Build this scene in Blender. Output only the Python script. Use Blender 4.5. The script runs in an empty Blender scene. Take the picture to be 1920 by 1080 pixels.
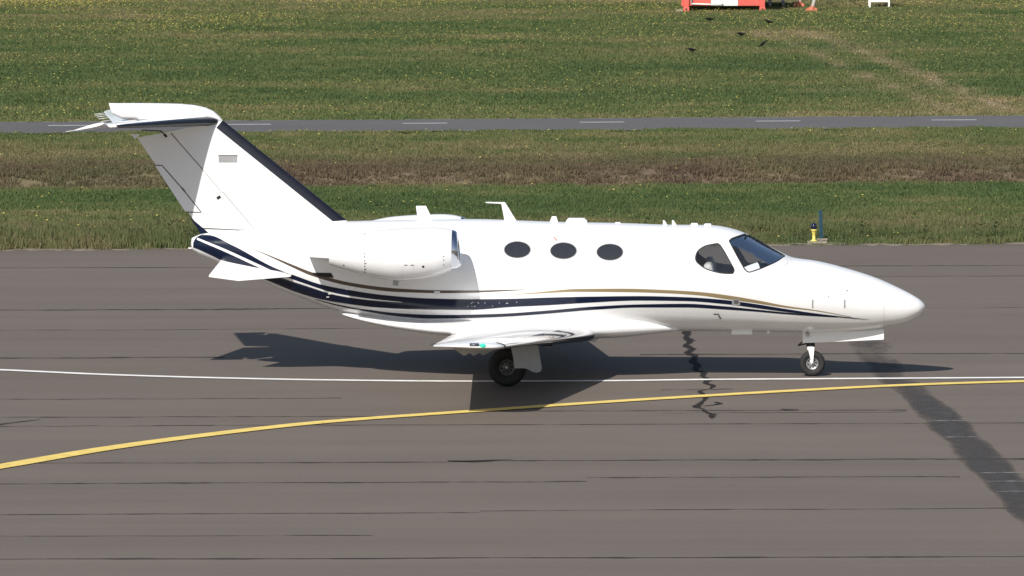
import bpy, bmesh, math, random
import numpy as np
from mathutils import Vector, Matrix
from mathutils.bvhtree import BVHTree

random.seed(7); rng = np.random.default_rng(7)
S = bpy.context.scene
COL = S.collection

# ------------------------------------------------------------------ camera, sky, sun, exposure
CH, CD, PITCH, F = 10.5, 110.0, 0.085, 13810.0
cam = bpy.data.cameras.new('camera'); cam_o = bpy.data.objects.new('camera', cam); COL.objects.link(cam_o)
cam.sensor_width = 36.0; cam.lens = F / 1920 * 36.0; cam.clip_start = 1.0; cam.clip_end = 4000
cam_o.location = (0, -CD, CH); cam_o.rotation_euler = (math.pi / 2 - PITCH, 0, 0)
S.camera = cam_o

SUN = Vector((-0.478, -1.137, 1.0)).normalized()          # towards the sun
elev = math.asin(SUN.z); azim = math.atan2(SUN.x, SUN.y)   # from +Y towards +X
w = bpy.data.worlds.new('World'); S.world = w; w.use_nodes = True
nt = w.node_tree; bg = nt.nodes['Background']
sky = nt.nodes.new('ShaderNodeTexSky'); sky.sky_type = 'NISHITA'; sky.sun_disc = False
sky.sun_elevation = elev; sky.sun_rotation = azim; sky.dust_density = 1.2; sky.air_density = 1.0
nt.links.new(sky.outputs[0], bg.inputs[0]); bg.inputs[1].default_value = 0.085
sl = bpy.data.lights.new('sun', 'SUN'); sl.energy = 4.6; sl.angle = math.radians(0.5); sl.color = (1.0, 0.96, 0.90)
so = bpy.data.objects.new('sun', sl); COL.objects.link(so); so.location = (-20, -40, 60)
so.rotation_euler = SUN.to_track_quat('Z', 'Y').to_euler()
S.view_settings.view_transform = 'Standard'; S.view_settings.look = 'None'
S.view_settings.gamma = 1; S.view_settings.use_curve_mapping = False; S.view_settings.exposure = 0.15
S.render.engine = 'CYCLES'; S.cycles.use_denoising = True; S.cycles.max_bounces = 6
S.cycles.transparent_max_bounces = 12

# ------------------------------------------------------------------ pixel <-> place helpers (photo 1920x1080)
cp, sp = math.cos(PITCH), math.sin(PITCH)
CAM = Vector((0, -CD, CH))
def ray(u, v):
    a, b = (u - 960) / F, (v - 540) / F
    return Vector((a, cp - b * sp, -sp - b * cp))
def G(u, v, z=0.0):
    d = ray(u, v); t = (z - CAM.z) / d.z
    return CAM + d * t
PSI = 0.045
NW = G(1523, 705)                                          # nose wheel contact = jet origin
JM = Matrix.Translation(NW) @ Matrix.Rotation(-PSI, 4, 'Z')
JI = JM.inverted()
CAML = JI @ CAM
def lray(u, v): return (JI.to_3x3() @ ray(u, v))
def L(u, v, y=0.0):                                        # jet-local point on the plane at lateral offset y
    d = lray(u, v); t = (y - CAML.y) / d.y
    return CAML + d * t
def pchip(xs, ys):
    xs = np.asarray(xs, float); ys = np.asarray(ys, float)
    h = np.diff(xs); d = np.diff(ys) / h; m = np.zeros_like(xs)
    m[0], m[-1] = d[0], d[-1]
    for i in range(1, len(xs) - 1):
        if d[i - 1] * d[i] > 0:
            w1, w2 = 2 * h[i] + h[i - 1], h[i] + 2 * h[i - 1]
            m[i] = (w1 + w2) / (w1 / d[i - 1] + w2 / d[i])
    def f(x):
        x = np.clip(np.asarray(x, float), xs[0], xs[-1])
        i = np.clip(np.searchsorted(xs, x) - 1, 0, len(xs) - 2)
        t = (x - xs[i]) / h[i]
        return ((1 + 2 * t) * (1 - t) ** 2 * ys[i] + t * (1 - t) ** 2 * h[i] * m[i]
                + t * t * (3 - 2 * t) * ys[i + 1] + t * t * (t - 1) * h[i] * m[i + 1])
    return f

# ------------------------------------------------------------------ materials
def mat(name, col, rough=0.5, metal=0.0, spec=0.5, coat=0.0, var=0.0, vscale=8.0, emit=None, bump=0.0, bscale=60):
    m = bpy.data.materials.new(name); m.use_nodes = True; n = m.node_tree; b = n.nodes['Principled BSDF']
    b.inputs['Base Color'].default_value = (*col, 1); b.inputs['Roughness'].default_value = rough
    b.inputs['Metallic'].default_value = metal; b.inputs['Specular IOR Level'].default_value = spec
    b.inputs['Coat Weight'].default_value = coat; b.inputs['Coat Roughness'].default_value = 0.05
    if emit:
        b.inputs['Emission Color'].default_value = (*emit[0], 1); b.inputs['Emission Strength'].default_value = emit[1]
    tc = n.nodes.new('ShaderNodeTexCoord')
    if var > 0:
        ns = n.nodes.new('ShaderNodeTexNoise'); ns.inputs['Scale'].default_value = vscale; ns.inputs['Detail'].default_value = 6
        n.links.new(tc.outputs['Object'], ns.inputs['Vector'])
        rp = n.nodes.new('ShaderNodeValToRGB'); rp.color_ramp.elements[0].position = 0.3; rp.color_ramp.elements[1].position = 0.7
        rp.color_ramp.elements[0].color = (*[c * (1 - var) for c in col], 1)
        rp.color_ramp.elements[1].color = (*[min(1, c * (1 + var)) for c in col], 1)
        n.links.new(ns.outputs['Fac'], rp.inputs[0]); n.links.new(rp.outputs[0], b.inputs['Base Color'])
    if bump > 0:
        nb = n.nodes.new('ShaderNodeTexNoise'); nb.inputs['Scale'].default_value = bscale; nb.inputs['Detail'].default_value = 5
        n.links.new(tc.outputs['Object'], nb.inputs['Vector'])
        bp = n.nodes.new('ShaderNodeBump'); bp.inputs['Strength'].default_value = bump; bp.inputs['Distance'].default_value = 0.02
        n.links.new(nb.outputs['Fac'], bp.inputs['Height']); n.links.new(bp.outputs[0], b.inputs['Normal'])
    return m
M = {}
M['white'] = mat('white_paint', (0.80, 0.80, 0.80), 0.24, coat=0.4, var=0.02, vscale=3)
M['navy'] = mat('navy_paint', (0.005, 0.010, 0.030), 0.16, spec=0.35, coat=0.12)
M['gold'] = mat('gold_paint', (0.40, 0.31, 0.17), 0.38, metal=0.55, coat=0.1)
M['boot'] = mat('black_rubber', (0.012, 0.013, 0.02), 0.32, var=0.2)
M['alu'] = mat('polished_aluminium', (0.46, 0.46, 0.48), 0.07, metal=1.0, var=0.05, vscale=20, bump=0.03, bscale=4)
M['lip'] = mat('inlet_aluminium', (0.62, 0.64, 0.68), 0.16, metal=1.0)
M['dark'] = mat('dark_metal', (0.025, 0.025, 0.028), 0.45, metal=0.5, var=0.2)
M['grey'] = mat('grey_paint', (0.30, 0.30, 0.31), 0.4, var=0.08)
M['doorgrey'] = mat('door_grey', (0.44, 0.45, 0.47), 0.4, var=0.05)
M['seam'] = mat('panel_seam', (0.10, 0.095, 0.09), 0.6, var=0.2)
M['fseam'] = mat('faint_seam', (0.62, 0.61, 0.60), 0.5, var=0.1)
M['tyre'] = mat('tyre_rubber', (0.014, 0.014, 0.015), 0.75, var=0.25, vscale=25)
M['rim'] = mat('wheel_alloy', (0.42, 0.42, 0.43), 0.38, metal=0.7, var=0.15, vscale=30)
M['rimd'] = mat('shaded_wheel_alloy', (0.13, 0.13, 0.135), 0.5, metal=0.5, var=0.2, vscale=30)  # darker copy of the wheel alloy, shade at the main wheels painted in
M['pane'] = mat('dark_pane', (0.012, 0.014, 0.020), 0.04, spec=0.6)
M['green'] = mat('green_lens', (0.03, 0.55, 0.35), 0.1, emit=((0.05, 0.9, 0.5), 0.35))
M['redl'] = mat('red_lens', (0.6, 0.03, 0.02), 0.1, emit=((0.9, 0.08, 0.03), 0.35))
M['red'] = mat('red_mark', (0.45, 0.06, 0.05), 0.5)
M['interior'] = mat('cabin_trim', (0.42, 0.42, 0.43), 0.7, var=0.2)
M['seatlt'] = mat('seat_cream', (0.62, 0.60, 0.57), 0.6, var=0.1)
M['seatdk'] = mat('dark_leather', (0.035, 0.035, 0.038), 0.6, var=0.15)
M['black'] = mat('matt_black', (0.008, 0.008, 0.01), 0.6)
M['paper'] = mat('white_paper', (0.85, 0.85, 0.84), 0.8)

M['concrete'] = mat('concrete', (0.34, 0.31, 0.26), 0.85, var=0.15, vscale=14, bump=0.3)
M['slab'] = mat('weathered_slab', (0.24, 0.205, 0.155), 0.9, var=0.25, vscale=14)
M['ylamp'] = mat('yellow_enamel', (0.72, 0.60, 0.13), 0.35, var=0.1, vscale=20)
M['dome'] = mat('blue_dome', (0.010, 0.010, 0.035), 0.12, spec=0.7)
M['stake'] = mat('blue_stake', (0.028, 0.075, 0.105), 0.6, var=0.15, vscale=12)
M['cred'] = mat('faded_red', (0.66, 0.115, 0.09), 0.5, var=0.08, vscale=3)
M['cwhite'] = mat('container_white', (0.76, 0.75, 0.70), 0.5, var=0.05, vscale=3)
M['orange'] = mat('orange_foot', (0.50, 0.16, 0.09), 0.6, var=0.15)
M['gbox'] = mat('grey_box', (0.22, 0.23, 0.23), 0.55, var=0.12)
M['bird'] = mat('black_plumage', (0.008, 0.008, 0.009), 0.85, spec=0.15, var=0.3, vscale=40)
M['stalk'] = mat('flower_stalk', (0.06, 0.09, 0.03), 0.7)
M['petal'] = mat('yellow_petal', (0.88, 0.76, 0.22), 0.6, var=0.10, vscale=3)

def glass_mat(name, tint, grey_lift=0.0):  # diffuse grey mixed into the glass stands in for light from the cabin
    m = bpy.data.materials.new(name); m.use_nodes = True; n = m.node_tree; n.nodes.clear()
    o = n.nodes.new('ShaderNodeOutputMaterial'); mx = n.nodes.new('ShaderNodeMixShader')
    tr = n.nodes.new('ShaderNodeBsdfTransparent'); tr.inputs[0].default_value = (*tint, 1)
    gl = n.nodes.new('ShaderNodeBsdfGlossy'); gl.inputs['Roughness'].default_value = 0.02
    fr = n.nodes.new('ShaderNodeFresnel'); fr.inputs[0].default_value = 1.38
    n.links.new(fr.outputs[0], mx.inputs[0]); df = n.nodes.new('ShaderNodeBsdfDiffuse'); df.inputs[0].default_value = (.060, .066, .082, 1); m2 = n.nodes.new('ShaderNodeMixShader'); m2.inputs[0].default_value = grey_lift
    n.links.new(tr.outputs[0], m2.inputs[1]); n.links.new(df.outputs[0], m2.inputs[2]); n.links.new(m2.outputs[0], mx.inputs[1]); n.links.new(gl.outputs[0], mx.inputs[2])
    n.links.new(mx.outputs[0], o.inputs[0]); return m
M['glass'] = glass_mat('tinted_glass', (.88, .91, .93), 0.06); M['cabinglass'] = glass_mat('dark_tinted_glass', (.70, .72, .76), 0.45)

def N(n, t, **kw):
    x = n.nodes.new(t)
    for k, v in kw.items():
        if k in x.inputs: x.inputs[k].default_value = v
        else: setattr(x, k, v)
    return x
def asphalt(name, c1, c2, streak=1.0):
    m = bpy.data.materials.new(name); m.use_nodes = True; n = m.node_tree; b = n.nodes['Principled BSDF']; lk = n.links.new
    tc = N(n, 'ShaderNodeTexCoord')
    def noise(scale, sc, det=5, rough=0.55):
        mp = N(n, 'ShaderNodeMapping'); mp.inputs['Scale'].default_value = sc; mp.inputs['Rotation'].default_value = (0, 0, -0.045)
        lk(tc.outputs['Object'], mp.inputs['Vector'])
        t = N(n, 'ShaderNodeTexNoise', Scale=scale, Detail=det, Roughness=rough); lk(mp.outputs[0], t.inputs['Vector']); return t
    lanes = noise(1.0, (0.018, 0.55, 1), 4)          # paver lanes along the taxiway
    blot = noise(0.35, (0.5, 1, 1), 6, 0.6)          # weathering
    fine = noise(22, (0.7, 1, 1), 4, 0.7)            # aggregate
    streakn = noise(1.0, (0.08, 3.0, 1), 5, 0.6)
    def mul(a, k, c=0.5):
        s = N(n, 'ShaderNodeMath', operation='SUBTRACT'); lk(a, s.inputs[0]); s.inputs[1].default_value = c
        q = N(n, 'ShaderNodeMath', operation='MULTIPLY'); lk(s.outputs[0], q.inputs[0]); q.inputs[1].default_value = k; return q.outputs[0]
    def add(a, c):
        s = N(n, 'ShaderNodeMath', operation='ADD'); lk(a, s.inputs[0]); lk(c, s.inputs[1]); return s.outputs[0]
    v = add(add(mul(lanes.outputs['Fac'], 1.0 * streak), mul(blot.outputs['Fac'], 0.9)), add(mul(fine.outputs['Fac'], 1.1), mul(streakn.outputs['Fac'], 0.55 * streak)))
    s = N(n, 'ShaderNodeMath', operation='ADD', use_clamp=True); lk(v, s.inputs[0]); s.inputs[1].default_value = 0.5
    mx = N(n, 'ShaderNodeMix', data_type='RGBA'); lk(s.outputs[0], mx.inputs[0])
    mx.inputs[6].default_value = (*c1, 1); mx.inputs[7].default_value = (*c2, 1)
    lk(mx.outputs[2], b.inputs['Base Color']); b.inputs['Roughness'].default_value = 0.85; b.inputs['Specular IOR Level'].default_value = 0.25
    bp = N(n, 'ShaderNodeBump', Strength=0.25, Distance=0.01); lk(fine.outputs['Fac'], bp.inputs['Height']); lk(bp.outputs[0], b.inputs['Normal'])
    return m
M['asphalt'] = asphalt('taxiway_asphalt', (0.120, 0.099, 0.082), (0.174, 0.144, 0.121))
M['road'] = asphalt('road_asphalt', (0.100, 0.096, 0.096), (0.140, 0.134, 0.134), 0.4)
M['crack'] = mat('crack_tar', (0.030, 0.027, 0.026), 0.95, spec=.05, var=0.5, vscale=9)

M['soiledge'] = mat('dusty_soil', (0.21, 0.175, 0.13), 0.9, var=0.3, vscale=5)
def worn(name, col, lo, hi, sc, stretch=(1, 1, 1), rough=0.75, edge=0.0):
    """paint or stain that has worn through in patches: noise decides how much of the asphalt below shows"""
    m = mat(name, col, rough, spec=.12, var=0.12, vscale=4); n = m.node_tree; lk = n.links.new
    b = n.nodes['Principled BSDF']; o = n.nodes['Material Output']
    tc = N(n, 'ShaderNodeTexCoord'); mp = N(n, 'ShaderNodeMapping'); mp.inputs['Scale'].default_value = stretch
    t = N(n, 'ShaderNodeTexNoise', Scale=sc, Detail=8, Roughness=0.65); lk(tc.outputs['Object'], mp.inputs['Vector']); lk(mp.outputs[0], t.inputs['Vector'])
    r = N(n, 'ShaderNodeMapRange'); r.inputs[1].default_value = lo; r.inputs[2].default_value = hi
    at = N(n, 'ShaderNodeAttribute', attribute_name='cover'); ml = N(n, 'ShaderNodeMath', operation='MULTIPLY', use_clamp=True)
    ad = N(n, 'ShaderNodeMath', operation='ADD'); lk(t.outputs['Fac'], ad.inputs[0])
    sb = N(n, 'ShaderNodeMath', operation='MULTIPLY_ADD'); lk(at.outputs['Fac'], sb.inputs[0]); sb.inputs[1].default_value = 0.7; sb.inputs[2].default_value = -0.6
    lk(sb.outputs[0], ad.inputs[1]); lk(ad.outputs[0], r.inputs[0])
    tr = N(n, 'ShaderNodeBsdfTransparent'); mx = N(n, 'ShaderNodeMixShader')
    lk(r.outputs[0], mx.inputs[0]); lk(tr.outputs[0], mx.inputs[1]); lk(b.outputs[0], mx.inputs[2]); lk(mx.outputs[0], o.inputs[0])
    return m
M['tar'] = worn('joint_tar', (0.052, 0.044, 0.040), 0.30, 0.62, 1.1, (1, 3, 1), 0.9)
M['linew'] = worn('white_marking', (0.80, 0.79, 0.77), 0.26, 0.40, 4.0)
M['crack'] = worn('crack_tar', (0.026, 0.023, 0.022), 0.34, 0.46, 7.0, (1, 1.6, 1), 0.95)
M['yellow'] = worn('yellow_marking', (0.76, 0.57, 0.17), 0.30, 0.46, 3.0)
M['scuff'] = worn('pale_scuffing', (0.30, 0.285, 0.27), 0.45, 0.75, 5.0)
M['dash'] = mat('faded_dash', (0.42, 0.42, 0.43), 0.8, var=0.2, vscale=6)
M['bronze'] = mat('bronze_paint', (0.085, 0.062, 0.045), 0.35, coat=0.2)
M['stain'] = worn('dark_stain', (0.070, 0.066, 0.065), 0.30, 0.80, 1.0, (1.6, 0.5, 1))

# ------------------------------------------------------------------ object helpers
def mesh_obj(name, verts, faces, m, parent=None, smooth=True, mats=None):
    me = bpy.data.meshes.new(name); me.from_pydata([tuple(v) for v in verts], [], faces); me.update()
    for x in (mats or [m]): me.materials.append(x)
    if smooth: me.polygons.foreach_set('use_smooth', [True] * len(me.polygons))
    o = bpy.data.objects.new(name, me); COL.objects.link(o)
    if parent: o.parent = parent
    return o
def bm_obj(name, bm, m, parent=None, smooth=False):
    bmesh.ops.recalc_face_normals(bm, faces=bm.faces)
    me = bpy.data.meshes.new(name); bm.to_mesh(me); bm.free(); me.materials.append(m)
    if smooth: me.polygons.foreach_set('use_smooth', [True] * len(me.polygons))
    o = bpy.data.objects.new(name, me); COL.objects.link(o)
    if parent: o.parent = parent
    return o
def tag(o, label=None, cat=None, group=None, kind=None):
    if label: o['label'] = label
    if cat: o['category'] = cat
    if group: o['group'] = group
    if kind: o['kind'] = kind
    return o
def empty(name, loc=(0, 0, 0), rz=0.0):
    o = bpy.data.objects.new(name, None); COL.objects.link(o); o.location = loc; o.rotation_euler = (0, 0, rz); return o
def add_box(bm, c, s, rot=None, bev=0.0):
    r = bmesh.ops.create_cube(bm, size=1.0); vs = r['verts']
    mm = Matrix.Translation(c) @ (rot or Matrix.Identity(4)) @ Matrix.Diagonal((*s, 1))
    bmesh.ops.transform(bm, matrix=mm, verts=vs)
    if bev > 0:
        es = list({e for v in vs for e in v.link_edges})
        bmesh.ops.bevel(bm, geom=es, offset=bev, segments=2, affect='EDGES', profile=0.5)
def add_tube(bm, a, b, r1, r2=None, n=16, cap=True):
    a, b = Vector(a), Vector(b); d = b - a; r2 = r1 if r2 is None else r2
    r = bmesh.ops.create_cone(bm, cap_ends=cap, segments=n, radius1=r1, radius2=r2, depth=d.length)
    bmesh.ops.transform(bm, matrix=Matrix.Translation((a + b) / 2) @ d.to_track_quat('Z', 'Y').to_matrix().to_4x4(), verts=r['verts'])
def box(name, c, s, m, parent=None, rot=None, bev=0.0):
    bm = bmesh.new(); add_box(bm, c, s, rot, bev); return bm_obj(name, bm, m, parent)
def tube(name, a, b, r1, m, parent=None, r2=None, n=16):
    bm = bmesh.new(); add_tube(bm, a, b, r1, r2, n); return bm_obj(name, bm, m, parent, True)
def lathe(name, prof, m, parent=None, axis='z', c=(0, 0, 0), n=32):
    """prof: (radius, along) pairs"""
    vs, fs = [], []
    for r, h in prof:
        for k in range(n):
            a = 2 * math.pi * k / n
            p = (r * math.cos(a), r * math.sin(a), h) if axis == 'z' else (r * math.cos(a), h, r * math.sin(a)) if axis == 'y' else (h, r * math.cos(a), r * math.sin(a))
            vs.append((p[0] + c[0], p[1] + c[1], p[2] + c[2]))
    for i in range(len(prof) - 1):
        for k in range(n):
            k2 = (k + 1) % n; fs.append((i * n + k, i * n + k2, (i + 1) * n + k2, (i + 1) * n + k))
    o = mesh_obj(name, vs, fs, m, parent)
    bm = bmesh.new(); bm.from_mesh(o.data); bmesh.ops.remove_doubles(bm, verts=bm.verts, dist=1e-5)
    bmesh.ops.recalc_face_normals(bm, faces=bm.faces); bm.to_mesh(o.data); bm.free()
    return o
def sharp(o, deg=40):
    me = o.data; bm = bmesh.new(); bm.from_mesh(me)
    for e in bm.edges:
        if len(e.link_faces) == 2 and e.calc_face_angle(0) > math.radians(deg): e.smooth = False
    bm.to_mesh(me); bm.free(); return o
def grid_faces(n, m, close_m=False):
    fs = []
    for i in range(n - 1):
        for j in range(m if close_m else m - 1):
            j2 = (j + 1) % m; fs.append((i * m + j, i * m + j2, (i + 1) * m + j2, (i + 1) * m + j))
    return fs

# ------------------------------------------------------------------ noise for colour patches
def vnoise(x, y, seed):
    r = np.random.default_rng(seed); T = r.random((128, 128))
    xi = np.floor(x).astype(int); yi = np.floor(y).astype(int); fx = x - xi; fy = y - yi
    fx = fx * fx * (3 - 2 * fx); fy = fy * fy * (3 - 2 * fy)
    g = lambda a, b: T[a % 128, b % 128]
    return (g(xi, yi) * (1 - fx) + g(xi + 1, yi) * fx) * (1 - fy) + (g(xi, yi + 1) * (1 - fx) + g(xi + 1, yi + 1) * fx) * fy
def fbm(x, y, seed, o=4):
    t = 0; a = 0.5; s = 0
    for k in range(o):
        t = t + a * vnoise(x * 2 ** k + 17 * k, y * 2 ** k + 31 * k, seed + k); s += a; a *= 0.55
    return t / s

# ------------------------------------------------------------------ ground
EA, EB = G(0, 469), G(1920, 457)                       # far edge of the taxiway
ESL = (EB.y - EA.y) / (EB.x - EA.x)
def yedge(x): return EA.y + ESL * (x - EA.x)
R1, R2 = G(0, 250), G(1920, 239.5); R3, R4 = G(0, 228.5), G(1920, 216)
def yroad0(x): return R1.y + (R2.y - R1.y) / (R2.x - R1.x) * (x - R1.x)
def yroad1(x): return R3.y + (R4.y - R3.y) / (R4.x - R3.x) * (x - R3.x)
RUTS = [[(1400, 60), (1480, 78), (1540, 105), (1600, 132), (1660, 157), (1740, 190), (1790, 208)],
        [(1500, 58), (1570, 80), (1620, 98), (1680, 122), (1740, 145), (1800, 170), (1850, 190), (1900, 208)]]
RUTS = [[G(*p) for p in r] for r in RUTS]
PATCHES = [(1600, 170, 2.4, 2.2), (1630, 82, 2.0, 3.0), (1540, 95, 1.6, 3.0), (1745, 165, 2.2, 3.0), (1880, 200, 2.5, 2.0)]
PATCHES = [(G(u, v), a, b) for u, v, a, b in PATCHES]
DITCH = G(960, 345).y
def fields(x, y):
    """dryness (tan), heath (dark red-brown), blade height and ditch depth at ground points"""
    s = y - yedge(x)                                   # distance beyond the taxiway edge
    n1 = fbm(x * 0.25, y * 0.30, 3); n2 = fbm(x * 0.06 + 5, y * 0.35, 11); n3 = fbm(x * 0.9, y * 0.9, 23)
    kx = [-1e4, 0, 1.0, 3.0, 5.0, 8.0, 12, 15.0, 16.2, 18, 22.5, 24.5, 28, 31.0, 33, 37, 41, 46, 60, 80, 100, 140, 1e4]
    dv = [.35, .35, .30, .38, .46, .40, .16, .18, .40, .45, .50, .62, .50, .45, .30, .34, .48, .28, .24, .34, .52, .62, .5]
    hv = [.1, .20, .18, .22, .14, .05, .0, .0, .45, .72, .58, .20, .08, .02, 0, 0, .02, .04, .05, .04, .02, 0, 0]
    lv = [.04, .12, .14, .13, .10, .08, .06, .06, .07, .075, .07, .06, .08, .07, .05, .05, .06, .06, .06, .06, .06, .06, .05]
    wob = s + (n1 - 0.5) * 2.2
    dry = np.interp(wob, kx, dv) + (n1 - 0.5) * 0.75 + (n2 - 0.5) * 0.6 + (fbm(x * 0.7, y * 0.9, 57) - 0.5) * 0.55 + (fbm(x * 1.6, y * 1.2, 61, 3) - 0.5) * 0.35
    heath = np.interp(wob, kx, hv) * np.clip(0.1 + 1.1 * n1 + 0.9 * fbm(x * 0.8, y * 1.1, 67, 3), 0, 1.5)
    n4 = fbm(x * 1.1, y * 0.8, 43, 3); hgt = np.interp(s, kx, lv) * np.clip(0.15 + 1.75 * n4, .2, 2) * (1 + .45 * np.exp(-(s / 5.0) ** 2) * np.clip((2 - x) / 6, 0, 1))
    far = y > yroad1(x)
    rut = np.full_like(x, 9e9); tw = np.full_like(x, 1.0)
    for ri, r in enumerate(RUTS):
        for a, b in zip(r[:-1], r[1:]):
            dx, dy = b.x - a.x, b.y - a.y; t = np.clip(((x - a.x) * dx + (y - a.y) * dy) / (dx * dx + dy * dy), 0, 1)
            rut = np.minimum(rut, np.hypot(x - a.x - t * dx, (y - a.y - t * dy) * 0.55) * (1.7, 1.0)[ri])
    bare = np.exp(-(rut / (0.10 + 0.26 * n3)) ** 2) * np.clip(0.1 + 1.5 * n1, 0, 1)
    near_rut = np.exp(-(rut / 0.8) ** 2) * 0.22
    for c, a, b in PATCHES:
        bare = np.maximum(bare, 0.35 * np.exp(-(((x - c.x) / a * 1.7) ** 2 + ((y - c.y) / b * 1.7) ** 2)) * np.clip(n3 * 2.4 - .6, 0, 1))
    bare = np.where(far, bare * .95, 0) ; dry = dry + np.where(far, near_rut, 0)
    # strip of dead grass against the far side of the road
    e1 = y - yroad1(x); dry = dry + 0.4 * np.exp(-((e1 - 0.8) / 1.6) ** 2) * np.clip((x + 2) / 14, 0.3, 1)
    lamp = np.hypot((x - G(1531, 454).x) / .55, (y - G(1531, 454).y) / .7); hgt = hgt * np.clip(lamp - .4, .12, 1)
    dep = 0.55 * np.exp(-((s - 18.2) / 1.9) ** 4 * 0.9)
    return np.clip(dry, 0, 1), np.clip(heath, 0, 1), hgt * (1 - 0.85 * bare), np.clip(bare, 0, 1), dep

def grass_mat(name, blades):
    m = bpy.data.materials.new(name); m.use_nodes = True; n = m.node_tree; b = n.nodes['Principled BSDF']; lk = n.links.new
    ty = 'INSTANCER' if blades else 'GEOMETRY'
    at = lambda a: N(n, 'ShaderNodeAttribute', attribute_name=a, attribute_type=ty)
    geo = N(n, 'ShaderNodeNewGeometry')
    t = N(n, 'ShaderNodeTexNoise', Scale=1.3, Detail=7, Roughness=0.7); lk(geo.outputs['Position'], t.inputs['Vector'])
    t2 = N(n, 'ShaderNodeTexNoise', Scale=9.0, Detail=4, Roughness=0.7); lk(geo.outputs['Position'], t2.inputs['Vector'])
    def ma(op, a, c, clamp=False):
        q = N(n, 'ShaderNodeMath', operation=op, use_clamp=clamp)
        for i, s in enumerate((a, c)):
            if isinstance(s, (int, float)): q.inputs[i].default_value = s
            else: lk(s, q.inputs[i])
        return q.outputs[0]
    d = ma('ADD', at('dry').outputs['Fac'], ma('MULTIPLY', ma('SUBTRACT', t.outputs['Fac'], 0.5), 0.55))
    d = ma('ADD', d, ma('MULTIPLY', ma('SUBTRACT', t2.outputs['Fac'], 0.5), 0.38))
    if blades:
        bl = N(n, 'ShaderNodeAttribute', attribute_name='tone', attribute_type='GEOMETRY')
        d = ma('ADD', d, ma('MULTIPLY', ma('SUBTRACT', bl.outputs['Fac'], 0.5), 0.42))
    r = N(n, 'ShaderNodeValToRGB'); e = r.color_ramp.elements; k = 1.0 if blades else 0.8
    stops = [(0.0, (.086, .136, .050)), (0.28, (.134, .180, .064)), (0.52, (.194, .202, .082)), (0.78, (.275, .238, .122)), (1.0, (.36, .29, .165))]
    e[0].position, e[0].color = stops[0][0], (*[c * k for c in stops[0][1]], 1); e[1].position, e[1].color = stops[-1][0], (*[c * k for c in stops[-1][1]], 1)
    for p, c in stops[1:-1]:
        q = e.new(p); q.color = (*[x * k for x in c], 1)
    lk(d, r.inputs[0])
    mx = N(n, 'ShaderNodeMix', data_type='RGBA'); lk(at('heath').outputs['Fac'], mx.inputs[0]); lk(r.outputs[0], mx.inputs[6])
    hr = N(n, 'ShaderNodeMix', data_type='RGBA'); lk(t2.outputs['Fac'], hr.inputs[0])
    hr.inputs[6].default_value = (.095, .066, .045, 1); hr.inputs[7].default_value = (.212, .152, .110, 1)
    lk(hr.outputs[2], mx.inputs[7])
    mb = N(n, 'ShaderNodeMix', data_type='RGBA'); lk(at('bare').outputs['Fac'], mb.inputs[0]); lk(mx.outputs[2], mb.inputs[6])
    mb.inputs[7].default_value = (.36, .275, .18, 1)
    lk(mb.outputs[2], b.inputs['Base Color']); b.inputs['Roughness'].default_value = 0.75; b.inputs['Specular IOR Level'].default_value = 0.2
    if blades:
        o = n.nodes['Material Output']; tl = N(n, 'ShaderNodeBsdfTranslucent'); lk(mb.outputs[2], tl.inputs[0])
        ms = N(n, 'ShaderNodeMixShader'); ms.inputs[0].default_value = 0.38
        lk(b.outputs[0], ms.inputs[1]); lk(tl.outputs[0], ms.inputs[2]); lk(ms.outputs[0], o.inputs[0])
    else:
        bp = N(n, 'ShaderNodeBump', Strength=0.6, Distance=0.06); lk(t2.outputs['Fac'], bp.inputs['Height']); lk(bp.outputs[0], b.inputs['Normal'])
    return m
M['soil'] = grass_mat('grass_ground', False); M['blade'] = grass_mat('grass_blades', True)

def field_mesh(name, xs, ys, z0, m, mask=None):
    X, Y = np.meshgrid(xs, ys, indexing='ij'); dry, heath, hgt, bare, dep = fields(X, Y)
    Z = z0 - dep; nx, ny = X.shape
    V = np.stack([X, Y, Z], -1).reshape(-1, 3); idx = np.arange(nx * ny).reshape(nx, ny)
    f = np.stack([idx[:-1, :-1], idx[1:, :-1], idx[1:, 1:], idx[:-1, 1:]], -1).reshape(-1, 4)
    if mask is not None:
        k = mask(X, Y).reshape(-1); f = f[k[f].all(1)]
    me = bpy.data.meshes.new(name); me.from_pydata(V.tolist(), [], f.tolist()); me.materials.append(m)
    me.polygons.foreach_set('use_smooth', [True] * len(me.polygons))
    for nm, a in (('dry', dry), ('heath', heath), ('hgt', hgt), ('bare', bare)):
        at = me.attributes.new(nm, 'FLOAT', 'POINT'); at.data.foreach_set('value', a.reshape(-1).astype(np.float32))
    o = bpy.data.objects.new(name, me); COL.objects.link(o); return o
xs = np.concatenate([[-2000, -900, -400, -150, -60], np.arange(-30, 30.1, 0.5), [60, 150, 400, 900, 2000]])
ys = np.concatenate([[-600, -300, -150, -60, 0, 15], np.arange(20, 50, 0.3), np.arange(50, 140, 0.6), [160, 220, 400, 900, 1800]])
tag(field_mesh('ground', xs, ys, -0.022, M['soil']), kind='structure')

def sheet(name, pts, m, z, parent=None):
    o = mesh_obj(name, [(p[0], p[1], z) for p in pts], [tuple(range(len(pts)))], m, parent, smooth=False); return o
taxi = sheet('taxiway', [(-300, -400), (300, -400), (300, yedge(300)), (-300, yedge(-300))], M['asphalt'], 0.0)
tag(taxi, kind='structure')
road = sheet('perimeter_road', [(-300, yroad0(-300)), (300, yroad0(300)), (300, yroad1(300)), (-300, yroad1(-300))], M['road'], -0.006)
tag(road, kind='structure')

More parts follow.
